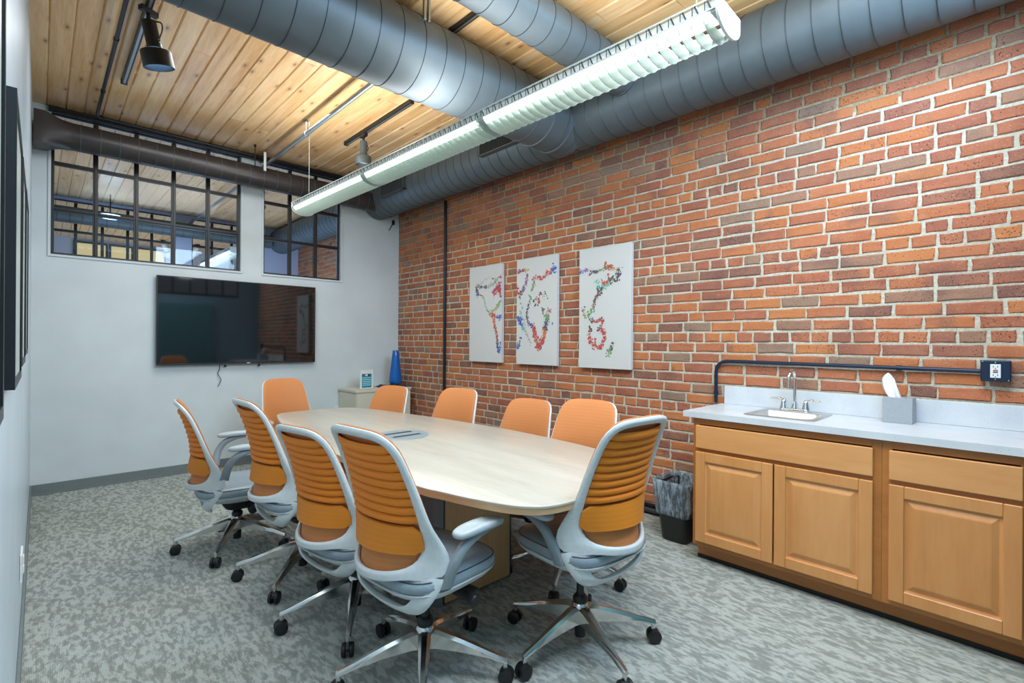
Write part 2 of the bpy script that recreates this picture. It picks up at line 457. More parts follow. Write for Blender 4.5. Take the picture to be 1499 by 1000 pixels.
# brick wall: one object for the mortar, each near brick a child
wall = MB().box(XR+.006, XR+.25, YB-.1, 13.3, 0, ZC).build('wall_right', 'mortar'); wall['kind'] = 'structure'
def brick_geo(L_, H_, rnd, D=.03):
    """front-facing (-x) brick centred at the origin in y, z; front face near x=0"""
    j = lambda s: rnd.uniform(-s, s)
    hl, hh = L_/2, H_/2
    base = [(-hl, -hh), (-hl*.33, -hh), (hl*.4, -hh), (hl, -hh), (hl, 0), (hl, hh), (hl*.36, hh), (-hl*.4, hh), (-hl, hh), (-hl, 0)]
    P = [(y+j(.0032), z+j(.0030)) for y, z in base]
    V = []
    for y, z in P: V.append((D, y, z))
    for y, z in P: V.append((.0045+j(.0012), y, z))
    for y, z in P:
        yy = y-math.copysign(.0055+abs(j(.003)), y) if abs(y) > hl*.8 else y
        zz = z-math.copysign(.0045+abs(j(.003)), z) if abs(z) > hh*.5 else z
        V.append((j(.0016), yy, zz))
    n = 10; F = []
    for r in range(2):
        for k in range(n): F.append((r*n+k, (r+1)*n+k, (r+1)*n+(k+1) % n, r*n+(k+1) % n))
    F.append(tuple(2*n+k for k in range(n-1, -1, -1)))
    return V, F
rb = random.Random(11)
CH, JT = 0.0750, 0.0135
bricks = []
nrow = int(ZC/CH)+1
for r in range(nrow):
    z = (r+.5)*CH+.004
    if z > ZC-.02: break
    header = (r % 7 == 4)
    y = -.42+rb.uniform(0, .1)+(0 if header else (r % 2)*.108)
    while y < 9.5:
        if header: ln = rb.uniform(.092, .108)
        else: ln = rb.choice([rb.uniform(.195, .218)]*9+[rb.uniform(.095, .11)])
        bricks.append((y, y+ln, z, r)); y += ln+JT*rb.uniform(.8, 1.3)
def px_size(bk):
    yc, z = (bk[0]+bk[1])/2, bk[2]
    d = Vector((XR, yc, z-1.35)); dp = d.dot(fwd)
    if dp < .4: return 0
    x = 749.5+FPX*d.dot(rt)/dp; y = 500-FPX*d.dot(up)/dp
    if x > 1530 or x < 500 or y < -10 or y > 1010: return 0
    if z < .9 and yc < 1.45: return 0
    return (bk[1]-bk[0])*d.x/dp**3*4
main = sorted(bricks, key=px_size, reverse=True)
near = main[:298]; far = main[298:]
# 14 stretcher and 8 header shapes shared between the separate bricks
shapes = {}
def shared(ln):
    k = (round(ln/.008), rb.randrange(3))
    if k not in shapes:
        V, F = brick_geo(k[0]*.008, CH-JT, rb)
        me = bpy.data.meshes.new('brick'); me.from_pydata(V, [], F); me.materials.append(M['brick']); me.update(); shapes[k] = me
    return shapes[k]
for (ya, yb_, z, r) in near:
    o = bpy.data.objects.new('brick', shared(yb_-ya)); COL.objects.link(o); o.parent = wall
    o.location = (XR+rb.uniform(-.003, .002), (ya+yb_)/2, z+rb.uniform(-.0015, .0015)); o.rotation_euler = (rb.uniform(-.008, .008), 0, 0)
mb = MB()
for (ya, yb_, z, r) in far:
    V, F = brick_geo(yb_-ya, CH-JT, rb)
    dx = XR+rb.uniform(-.003, .002)
    mb.add([(x+dx, y+(ya+yb_)/2, q+z) for x, y, q in V], F)
fb = mb.build('brick', 'brick', wall); fb['kind'] = 'stuff'; fb['label'] = 'the smaller looking bricks farther along the wall'

# ceiling of V-jointed pine planks
ceil = MB().box(XL-.1, XR+.2, YB-.1, 14, ZC+.02, ZC+.15).build('ceiling', 'slab_dark'); ceil['kind'] = 'structure'
rc = random.Random(5)
def plank_mesh(w_, ln, mat='ceiling_pine'):
    c = .008
    V = []
    hw = w_/2; hl = ln/2
    for (x, y, z) in [(-hw, -hl, .02), (hw, -hl, .02), (hw, hl, .02), (-hw, hl, .02), (-hw, -hl, c), (hw, -hl, c), (hw, hl, c), (-hw, hl, c),
                      (-hw+c, -hl+.0015, 0), (hw-c, -hl+.0015, 0), (hw-c, hl-.0015, 0), (-hw+c, hl-.0015, 0)]: V.append((x, y, z))
    F = [(0, 1, 2, 3), (11, 10, 9, 8)]
    for k in range(4): F.append((k, (k+1) % 4, 4+(k+1) % 4, 4+k)); F.append((4+k, 4+(k+1) % 4, 8+(k+1) % 4, 8+k))
    F = [tuple(reversed(f)) for f in F]
    me = bpy.data.meshes.new('plank'); me.from_pydata(V, [], F); me.materials.append(M[mat]); me.update(); return me
PW = .1215
pm = {}
def planks(y0, y1, mat, lens, par):
    for i in range(30):
        x = XL+.03+i*PW
        if x > XR: break
        y = y0
        first = rc.uniform(.5, 2.2)
        while y < y1-.01:
            ln = min(first if y == y0 else rc.choice(lens), y1-y)
            if y1-(y+ln) < .3: ln = y1-y
            ln = round(ln/.1)*.1 if y+ln < y1-.01 else y1-y
            k = (round(ln, 2), mat)
            if k not in pm: pm[k] = plank_mesh(PW-.001, k[0]-.001, mat)
            o = bpy.data.objects.new('plank', pm[k]); COL.objects.link(o); o.parent = par
            o.location = (x, y+ln/2, ZC+rc.uniform(0, .0012))
            y += ln
planks(YB, YF, 'ceiling_pine', [2.4, 2.8, 3.1, 1.8], ceil)
planks(YF+.13, 9.5, 'beyond_pine', [2.4, 3.2], ceil)
pb = MB()
for i in range(30):
    x = XL+.03+i*PW
    pb.box(x-PW/2+.003, x+PW/2-.003, 9.63, 13.2, ZC, ZC+.02)
tag(pb.build('plank', 'beyond_pine', ceil), 'planks over the farthest room', kind='stuff')

# ------------------------------------------------------------------ ducts
def duct_profile(L_, r, pitch, bead=.006):
    prof = [(r, 0)]; x = pitch*.6
    while x < L_-.02:
        prof += [(r, x-.008), (r+bead, x-.004), (r+bead, x+.004), (r, x+.008)]; x += pitch
    prof.append((r, L_)); return prof
def duct(name, axis, start, L_, r, pitch, mat, label):
    e = empty(name, start, label=label, cat='duct')
    b = MB(); b.lathe([(r, 0), (r, L_)], 64, axis=axis); b.build('duct_shell', mat, e, smooth=True)
    x = pitch*.6
    ring = None
    while x < L_-.02:
        if ring is None:
            rr = MB().lathe([(r-.001, -.0035), (r+.003, -.0015), (r+.003, .0015), (r-.001, .0035)], 64, axis=axis, cap=False)
            ring = rr.build('seam_ring', 'seam' if mat != 'duct_dark' else 'duct_metal', e, smooth=True, sharp=60)
            o = ring
        else:
            o = ring.copy(); COL.objects.link(o)
        o.location = (x, 0, 0) if axis == 'x' else (0, x, 0)
        x += pitch
    return e
dA = duct('air_duct', 'y', (3.17, YB, 3.144), YF-.03-YB, .215, .126, 'duct_metal', 'big grey spiral duct running along the top of the brick wall')
dB = duct('air_duct', 'x', (XL, 2.665, 3.121), 3.20, .2316, .145, 'duct_metal', 'widest grey spiral duct crossing the ceiling from the left wall to the brick wall')
dC = duct('air_duct', 'x', (.9, 1.99, 3.226), 2.2, .131, .14, 'duct_metal', 'slimmer pale grey duct crossing the ceiling behind the long hanging light')
dD = duct('air_duct', 'x', (.16, 5.70, 3.09), 2.95, .114, .1335, 'duct_dark', 'narrow blackish duct across the far wall in front of the clerestory windows')
# square transition piece at the left end of the dark duct
b = MB()
n = 32
def sq(k, h):
    a_ = 2*PI*k/n+PI/4; c, s = math.cos(a_), math.sin(a_); q = max(abs(c), abs(s)); return (h*c/q, h*s/q)
rings = []
for x, f in ((-.21, 1), (-.14, 1), (-.02, .15), (.02, 0)):
    rings.append([(x, (1-f)*.116*math.cos(2*PI*k/n+PI/4)+f*sq(k, .13)[0], (1-f)*.116*math.sin(2*PI*k/n+PI/4)+f*sq(k, .13)[1]) for k in range(n)])
b.loft(rings).build('transition_boot', 'duct_dark', dD, smooth=True)
# collars where the crossing duct meets the wall duct
for x in (2.78, 2.98):
    MB().lathe([(.2300, -.012), (.2400, -.008), (.2400, .008), (.2300, .012)], 64, axis='x', cap=False).build('duct_collar', 'duct_metal', dB, smooth=True, sharp=60).location = (x-XL, 0, 0)
# registers on the wall duct
def register(y0, y1, zt, zb, par):
    e = MB()
    xo = 3.17-.215-.035
    e.box(xo, xo+.10, y0, y1, zb, zb+.012); e.box(xo, xo+.10, y0, y1, zt-.012, zt); e.box(xo, xo+.10, y0, y0+.012, zb, zt); e.box(xo, xo+.10, y1-.012, y1, zb, zt)
    o = e.build('register_box', 'grille', par, bevel=.002); o.location = (-3.17, -YB, -3.144)
    k = int((y1-y0)/.022)
    for i in range(k):
        y = y0+.014+(y1-y0-.03)*i/(k-1)
        q = MB().box(xo+.012, xo+.05, y, y+.004, zb+.012, zt-.012).build('slat', 'grille', o)
    MB().box(xo+.055, xo+.06, y0+.01, y1-.01, zb+.01, zt-.01).build('backing', 'seam', o)
register(2.95, 3.52, 3.20, 3.06, dA)
register(4.85, 5.35, 3.20, 3.06, dA)
# hangers
HX = 1.62
for nm, p0, p1, lb in (('duct_hanger', (1.98, 2.665, 3.36), (1.98, 2.665, ZC), 'small steel strap holding the widest duct to the ceiling'),):
    b = MB(); b.box(HX-.022, HX-.008, 2.425, 2.445, 3.22, ZC); b.box(HX+.008, HX+.022, 2.425, 2.445, 3.22, ZC); b.box(HX-.022, HX+.022, 2.42, 2.45, ZC-.012, ZC-.002)
    tag(b.build(nm, 'galvanised', bevel=.002), lb, 'bracket')

# ------------------------------------------------------------------ pipes and tracks at the ceiling
def pipe(name, pts, r, mat, label, cat='pipe', clamps=(), sub=0, group=None):
    e = MB().tube(pts, r, 14).build(name, mat, smooth=True, sharp=60)
    tag(e, label, cat, group)
    for (p, ax) in clamps:
        c = MB()
        if ax == 'x': c.lathe([(r+.004, -.012), (r+.004, .012)], 14, axis='x', at=p)
        elif ax == 'y': c.lathe([(r+.004, -.012), (r+.004, .012)], 14, axis='y', at=p)
        else: c.lathe([(r+.004, -.012), (r+.004, .012)], 14, axis='z', at=p)
        c.build('clamp', mat, e, smooth=True)
    return e
def bend(pts, c_idx, r, n=6):
    out = []
    for i, p in enumerate(pts):
        if 0 < i < len(pts)-1:
            p = Vector(p); a_ = (Vector(pts[i-1])-p).normalized(); b_ = (Vector(pts[i+1])-p).normalized()
            for k in range(n+1):
                t = k/n; out.append(p+a_*r*(1-t)**2+b_*r*t**2)
        else: out.append(Vector(p))
    return out
pipe('conduit', bend([(.355, 2.96, 3.345), (.355, 5.79, 3.345), (2.8, 5.79, 3.345)], 1, .10), .0125, 'black_pipe', 'black conduit on the pine ceiling bending along the top of the far wall', 'conduit',
     clamps=[((.355, 5.15, 3.345), 'y'), ((.355, 4.2, 3.345), 'y')])
pipe('conduit', [(.07, 5.835, 3.325), (2.8, 5.835, 3.325)], .012, 'black_pipe', 'lower black conduit across the top of the clerestory windows', 'conduit')
pipe('sprinkler_pipe', [(1.76, 2.93, 3.25), (1.76, 5.95, 3.25)], .019, 'galvanised', 'grey sprinkler pipe hung below the pine ceiling, running through the far wall', 'pipe')
for y in (4.60,):
    b = MB(); b.lathe([(.026, -.01), (.026, .01)], 18, axis='y', at=(1.76, y, 3.25)); b.tube([(1.76, y, 3.27), (1.76, y, ZC)], .004, 8); b.lathe([(.016, 0), (.016, .01)], 12, at=(1.76, y, ZC-.012))
    tag(b.build('pipe_hanger', 'galvanised', smooth=True), 'small ring hanger around the sprinkler pipe', 'bracket')
b = MB().tube([(1.60, 5.55, 3.14), (1.60, 5.55, ZC)], .005, 8); b.lathe([(.012, 0), (.012, .02)], 10, at=(1.60, 5.55, ZC-.022))
tag(b.build('threaded_rod', 'black_pipe', smooth=True), 'thin dark rod holding the blackish duct', 'rod')
b = MB().box(1.70, 1.725, 5.60, 5.604, 3.14, 3.345)
tag(b.build('hanging_strap', 'white_plastic'), 'short white strap hanging above the blackish duct', 'strap')

def track(name, x, y0, y1, z, label):
    e = MB().prism([(-.018, 0), (.018, 0), (.018, .03), (-.018, .03)], 'y', y0, y1)
    o = e.build(name, 'black_plastic', bevel=.002); o.location = (x, 0, z)
    tag(o, label, 'light track')
    MB().box(-.007, .007, y0+.01, y1-.01, -.0015, .0).build('track_slot', 'galvanised', o)
    MB().box(-.021, .021, y1-.02, y1+.006, -.004, .032).build('end_cap', 'black_plastic', o, bevel=.002)
    return o
track('track_rail', .46, 2.96, 4.87, 3.335, 'black light track on the planks beside the left wall')
track('track_rail', 2.235, 3.56, 4.80, 3.335, 'short black light track above the far end of the long hanging light')
track('track_rail', 1.92, 2.14, 2.60, 3.345, 'black track end showing between the two crossing ducts')
b = MB(); b.box(1.955, 2.145, 2.20, 2.575, ZC-.008, ZC-.001)
tag(b.build('access_panel', 'ceiling_pine', bevel=.002), 'square wooden access panel in the ceiling beside the short track end', 'panel')

def track_lamp(loc, tilt, heading, scale, label, mat, lit=True):
    e = empty('track_lamp', loc, heading, label, 'spotlight')
    b = MB(); b.box(-.018, .018, -.05, .05, -.03, 0); b.tube([(0, 0, -.02), (0, 0, -.07)], .012, 10)
    b.build('adapter', 'black_plastic', e, bevel=.002)
    h = empty('head', (0, 0, -.07), 0); h.parent = e; h.rotation_euler = (tilt, 0, 0); h.scale = (scale,)*3
    MB().lathe([(.0, -.0), (.034, -.0), (.036, -.01), (.036, -.13), (.040, -.14)], 28).build('stem_housing', mat, h, smooth=True)
    s = MB().lathe([(.040, -.150), (.070, -.152), (.075, -.157), (.076, -.24), (.071, -.24), (.068, -.17), (.03, -.16)], 36, cap=False).build('lamp_shade', mat, h, smooth=True, sharp=50)
    MB().lathe([(.0, -.205), (.03, -.206), (.069, -.20), (.069, -.195)], 28).build('bulb', 'spot_bulb' if lit else 'white_plastic', h, smooth=True)
    MB().tube([(.036, 0, -.115), (.056, 0, -.115)], .006, 8).build('thumb_screw', 'chrome', h, smooth=True)
    MB().tube(catmull([(0, .02, .0), (.05, .03, -.01), (.062, .02, -.05), (.04, .01, -.09), (.034, 0, -.1)], 5), .004, 6).build('cable', 'dark_grey_plastic', h, smooth=True)
    return e
track_lamp((.46, 3.66, 3.335), math.radians(15), math.radians(-62), 1.08, 'black track spotlight beside the left wall, lit blue-white', 'black_plastic')
track_lamp((2.235, 4.42, 3.335), 0, 0, .95, 'grey track spotlight on the short track above the long hanging light', 'duct_metal', False)
l = bpy.data.lights.new('spot', 'SPOT'); l.energy = 30; l.spot_size = 1.2; l.color = (.65, .82, 1); l.shadow_soft_size = .06
lo = bpy.data.objects.new('spot', l); COL.objects.link(lo); lo.location = (.44, 3.60, 3.0); lo.rotation_euler = (math.radians(-14), 0, 0)

# ------------------------------------------------------------------ long suspended light
def fixture(loc, rz, n_sec, label, mat='lamp_diffuser', SL=1.30):
    Lf = SL*n_sec
    e = empty('pendant_light', loc, rz, label, 'ceiling light')
    W = .105; zt = .008; zm = -.034; zb = -.088
    # cross-section (x across, z down): rails, lattice sides, glowing diffuser on the left half, baffles on the right half
    for s in (-1, 1):
        b = MB(); b.box(s*W-.003, s*W+.003, 0, Lf, zt-.005, zt+.002); b.build('top_rail', 'louver_white', e)
        b = MB(); b.box(s*W-.003, s*W+.003, 0, Lf, zm-.003, zm+.002); b.build('side_rail', 'louver_white', e)
        st = .048; k = int(Lf/st); b = MB()
        for i in range(k):
            y = st*(i+.5)
            b.add([(s*W-.001, y-.012, zm), (s*W-.001, y-.006, zm), (s*W-.001, y+.012, zt), (s*W-.001, y+.006, zt),
                   (s*W+.001, y-.012, zm), (s*W+.001, y-.006, zm), (s*W+.001, y+.012, zt), (s*W+.001, y+.006, zt)],
                  [(0, 1, 2, 3), (7, 6, 5, 4), (0, 4, 5, 1), (2, 6, 7, 3), (1, 5, 6, 2), (0, 3, 7, 4)])
            b.box(s*W-.001, s*W+.001, y+.0145, y+.0175, zm, zt)
        tag(b.build('side_lattice', 'dark_grey_plastic', e), kind='stuff')
        MB().box(min(s*(W-.010), s*(W-.012)), max(s*(W-.010), s*(W-.012)), 0, Lf, zm, zt-.006).build('side_plate', 'white_plastic', e)
    # curved diffuser
    for sec in range(n_sec):
        y0, y1 = sec*SL+.03, (sec+1)*SL-.03
        pr_ = [(-W*math.cos(t), zm+(zb-zm)*math.sin(t)) for t in [PI/2*.42*q/8 for q in range(9)]]
        b = MB(); V = [(x, y, z) for y in (y0, y1) for x, z in pr_]; b.add(V, [(i, i+1, 9+i+1, 9+i) for i in range(8)])
        b.build('diffuser', mat, e, smooth=True, sharp=80)
        pr2 = [(W*math.cos(t), zm+(zb-zm)*math.sin(t)) for t in [PI/2*.35*q/4 for q in range(5)]]
        b = MB(); V = [(x, y, z) for y in (y0, y1) for x, z in pr2]; b.add(V, [(i, i+1, 5+i+1, 5+i) for i in range(4)])
        b.build('reflector', 'louver_white', e, smooth=True, sharp=80)
        MB().tube([(.0, y0, -.022), (.0, y1, -.022)], .013, 10).build('lamp_tube', 'lamp_tube', e, smooth=True)
        MB().box(-W+.004, W-.004, sec*SL-.02 if sec else 0, sec*SL+.02, zm-.01, zt-.001).build('joint_plate', 'louver_white', e)
    MB().box(-.03, .03, 0, Lf, -.002, .02).build('spine', 'louver_white', e)
    # baffles
    pts = [(W*.985*math.cos(t), zm+(zb-.006-zm)*math.sin(t)) for t in [PI*q/16 for q in range(17)]]
    proto = None; k = int(Lf/.0485)
    for i in range(k+1):
        y = Lf*i/k
        if proto is None:
            proto = MB().prism(pts, 'y', -.0012, .0012).build('baffle', 'louver_white', e); o = proto
        else:
            o = proto.copy(); COL.objects.link(o)
        o.location = (0, y, 0)
    # end caps
    cp = [(-W-.004, .012), (-W-.004, zm)]+[(-(W+.004)*math.cos(t), zm+(zb-.012-zm)*math.sin(t)) for t in [PI*q/24 for q in range(1, 24)]]+[(W+.004, zm), (W+.004, .012)]
    for y in (-.012, Lf):
        MB().prism(cp, 'y', y, y+.012).build('end_cap', 'white_plastic', e, bevel=.003)
    for y in (.12, Lf-.12):
        MB().tube([(0, y, 0), (0, y, ZC-loc[2])], .0022, 6).build('suspension_cable', 'galvanised', e)
    return e
fixture((1.885, .80, 2.615), math.radians(1.6), 3, 'long louvred light hung on wires over the conference table')
fixture((1.95, 7.45, 2.60), 0, 2, 'lit hanging light seen through the clerestory windows in the next room', mat='next_lamp', SL=.88)

# ------------------------------------------------------------------ next room things seen through the clerestory
pipe('sprinkler_pipe', [(1.76, 6.05, 3.25), (1.76, 9.48, 3.25)], .019, 'galvanised', 'grey sprinkler pipe under the ceiling of the room behind the windows', 'pipe')
duct('air_duct', 'y', (3.17, 6.05, 3.144), 3.4, .215, .126, 'duct_metal', 'big bluish duct beside the brick wall in the room behind the windows')
duct('air_duct', 'x', (XL, 9.3, 3.09), 3.0, .114, .1335, 'duct_metal', 'narrow duct across the far side of the room behind the windows')
track_lamp((2.02, 7.2, 3.375), math.radians(50), math.radians(-60), 1.0, 'dark spotlight angled sideways in the room behind the windows', 'duct_metal', False)
e = empty('round_lamp', (.70, 8.9, 3.06), 0, 'round glowing lamp in the room behind the windows', 'ceiling light')
MB().lathe([(.0, -.02), (.10, -.015), (.13, 0), (.13, .02), (.0, .03)], 28).build('globe', 'spot_bulb', e, smooth=True)
MB().tube([(0, 0, .03), (0, 0, ZC-3.06)], .008, 8).build('stem', 'black_pipe', e)
ww = empty('window_6', (0, 13.19, 0), kind='structure')
for (x0, x1) in ((.46, 1.0), (1.02, 1.42), (1.44, 2.0)):
    b = MB(); b.box(x0, x1, -.03, 0, 2.9, 2.94); b.box(x0, x1, -.03, 0, 3.28, 3.32); b.box(x0, x0+.035, -.03, 0, 2.94, 3.28); b.box(x1-.035, x1, -.03, 0, 2.94, 3.28)
    f_ = b.build('window_frame', 'black_frame', ww)
    MB().box(x0+.035, x1-.035, -.012, -.002, 2.94, 3.28).build('pane', 'window_glow', f_)
for k, (x, y) in enumerate(((1.80, 12.2), (2.40, 12.2))):
    track_lamp((x, y, 3.376), math.radians(45), math.radians(40 if k else -40), 1.2, ['small white track lamp turned left in the farthest room', 'small white track lamp turned right in the farthest room'][k], 'white_plastic', False)

# ------------------------------------------------------------------ conference table
T = empty('conference_table', (0, 0, 0), 0, 'long boat-shaped conference table with a pale wood top in the middle of the room', 'table')
right = [(1.95, 1.20), (2.12, 1.25), (2.22, 1.38), (2.316, 1.75), (2.35, 2.1), (2.36, 2.5), (2.335, 2.9), (2.28, 3.35), (2.21, 3.75), (2.15, 4.05), (2.08, 4.24), (1.95, 4.33)]
left = [(1.55, 4.345), (1.43, 4.29), (1.365, 4.12), (1.29, 3.8), (1.22, 3.35), (1.17, 2.85), (1.15, 2.3), (1.155, 1.8), (1.182, 1.65), (1.227, 1.467), (1.285, 1.32), (1.37, 1.238), (1.50, 1.21), (1.72, 1.20)]
outl = smooth_closed(right+left, 5)
# top: separate upper skin and edge band
n = len(outl); cx_, cy_ = 1.75, 2.75
def inset(P, d):
    out = []
    for i in range(len(P)):
        a_, b_ = np.array(P[i-1]), np.array(P[(i+1) % len(P)]); t = b_-a_; t = t/np.linalg.norm(t); nn = np.array((-t[1], t[0]))
        out.append(tuple(np.array(P[i])+nn*d))
    return out
ins = inset(outl, .004)
b = MB(); b.loft([[(x, y, .730) for x, y in outl], [(x, y, .737) for x, y in outl], [(x, y, .740) for x, y in ins]])
b.build('tabletop', 'table_laminate', T, smooth=True, sharp=40)
ins2 = inset(outl, .003); ins3 = inset(outl, .03)
b = MB(); b.loft([[(x, y, .697) for x, y in ins3], [(x, y, .703) for x, y in inset(outl, .006)], [(x, y, .7298) for x, y in ins2]])
b.build('edge_band', 'table_edge', T, smooth=True, sharp=50)
for (y0, nm) in ((2.05, 'a'), (3.35, 'b')):
    p = MB().box(1.49, 1.955, y0, y0+.20, .012, .697).build('base_panel', 'table_panel', T, bevel=.002)
    for s, x in ((-1, 1.49), (1, 1.955)):
        pts = [(x+s*.10*math.cos(t)*1.0, y0+.10+.10*math.sin(t)) for t in [-PI/2+PI*q/10 for q in range(11)]]
        if s > 0: pts = [(x+.03*math.cos(t), y0+.10+.10*math.sin(t)) for t in [-PI/2+PI*q/10 for q in range(11)]]
        else: pts = [(x-.055*math.cos(t), y0+.10-.10*math.sin(t)) for t in [-PI/2+PI*q/10 for q in range(11)]]
        MB().prism(pts, 'z', .0, .697).build('base_end', 'grey_laminate', T, smooth=True)
        MB().box(x-.004, x+.004, y0-.003, y0+.203, .012, .697).build('metal_strip', 'dark_grey_plastic', T)
MB().box(1.66, 1.80, 2.25, 3.35, .25, .55).build('cable_trough', 'grey_laminate', T, bevel=.003)
g = MB().lathe([(0, 0), (.165, 0), (.168, .002), (.163, .005), (0, .006)], 48).build('grommet', 'grommet_grey', T, smooth=True, sharp=30)
g.location = (1.70, 2.80, .7395); g['label'] = 'round grey power hub set in the tabletop'
for s in (-1, 1):
    q = MB().prism(rrect(-.10, .10, -.012, .012, .011, 4), 'z', .0055, .0075).build('slot', 'black_plastic', g)
    q.location = (0, s*.055, 0)
for s in (-1, 1):
    MB().prism(rrect(-.105, .105, -.028, .028, .006, 3), 'z', .0052, .0062).build('flap', 'arm_grey', g).location = (0, s*.055+.0, 0)

# ------------------------------------------------------------------ office chair
ZP = [.25, .30, .36, .42, .48, .54, .60, .66, .745, .83, .92, .995, 1.03]
YC = [-.10, -.155, -.235, -.272, -.280, -.268, -.252, -.246, -.252, -.272, -.303, -.345, -.365]
CC = [.5, .8, 1.6, 2.5, 2.9, 2.6, 2.0, 1.4, .95, .75, .6, .5, .5]
def sm(z, xs, ys):
    # smooth interpolation
    i = max(0, min(len(xs)-2, int(np.searchsorted(xs, z)-1))); t = (z-xs[i])/(xs[i+1]-xs[i]); t = max(0, min(1, t))
    g = lambda k: (ys[min(k+1, len(ys)-1)]-ys[max(k-1, 0)])/(xs[min(k+1, len(xs)-1)]-xs[max(k-1, 0)])
    h = xs[i+1]-xs[i]
    return (2*t**3-3*t*t+1)*ys[i]+(t**3-2*t*t+t)*h*g(i)+(-2*t**3+3*t*t)*ys[i+1]+(t**3-t*t)*h*g(i+1)
def shell(x, z): return Vector((x, sm(z, ZP, YC)+sm(z, ZP, CC)*x*x, z))
def shn(x, z):
    e_ = .002
    a_ = shell(x+e_, z)-shell(x-e_, z); b_ = shell(x, z+e_)-shell(x, z-e_)
    return b_.cross(a_).normalized()   # points forward (+y)
OUT = [(0, 1.003), (.06, 1.002), (.12, .998), (.165, .983), (.192, .948), (.203, .895), (.214, .82), (.228, .71), (.240, .62), (.250, .56), (.252, .52),
       (.248, .47), (.238, .42), (.218, .37), (.182, .335), (.130, .312), (.07, .298), (0, .293)]
H1 = [(0, .973), (.07, .971), (.12, .966), (.150, .950), (.166, .915), (.176, .86), (.186, .77), (.193, .68), (.194, .60), (.188, .555), (.172, .522), (.14, .500), (.08, .488), (0, .484)]
H2 = [(0, .450), (.08, .454), (.13, .461), (.162, .462), (.178, .445), (.176, .415), (.156, .380), (.122, .355), (.07, .340), (0, .336)]
def closed(P): return catmull(P, 5)+[(-x, z) for x, z in reversed(catmull(P, 5)[1:-1])]
def cast(poly, c, ang):
    dx, dz = math.cos(ang), math.sin(ang); best = None
    for i in range(len(poly)):
        (x1, z1), (x2, z2) = poly[i], poly[(i+1) % len(poly)]
        ex, ez = x2-x1, z2-z1; den = dx*ez-dz*ex
        if abs(den) < 1e-12: continue
        t = ((x1-c[0])*ez-(z1-c[1])*ex)/den; u_ = ((x1-c[0])*dz-(z1-c[1])*dx)/den
        if t > 0 and -1e-9 <= u_ <= 1+1e-9 and (best is None or t < best): best = t
    return best or 0.1
def ringmesh(outer, hole, c, cutfun, N=84, th=.011):
    U = [0, .12, .4, .7, .9, 1]; prof = [0, .7, 1, 1, .7, 0]
    V = []; F = []
    for k in range(N):
        a_ = 2*PI*k/N+.001; ri = cast(hole, c, a_); ro = cast(outer, c, a_); cut = cutfun(c, a_, ro)
        onc = cut < ro-1e-6; ro = min(ro, cut)
        for sgn in (1, -1):
            for u_, q in zip(U, prof):
                r_ = ri+(ro-ri)*u_; x, z = c[0]+r_*math.cos(a_), c[1]+r_*math.sin(a_)
                o_ = q if not (onc and u_ > .5) else 1
                p = shell(x, z)+shn(x, z)*(th*o_*sgn)
                V.append(p)
    m_ = len(U)
    for k in range(N):
        k2 = (k+1) % N
        for j in range(m_-1):
            F.append((k*2*m_+j, k*2*m_+j+1, k2*2*m_+j+1, k2*2*m_+j))
            F.append((k*2*m_+m_+j+1, k*2*m_+m_+j, k2*2*m_+m_+j, k2*2*m_+m_+j+1))
    return V, F
def superell(a_, b_, p, n=40):
    o = []
    for k in range(n):
        t = 2*PI*k/n; c, s = math.cos(t), math.sin(t)
        o.append((a_*math.copysign(abs(c)**(2/p), c), b_*math.copysign(abs(s)**(2/p), s)))
    return o
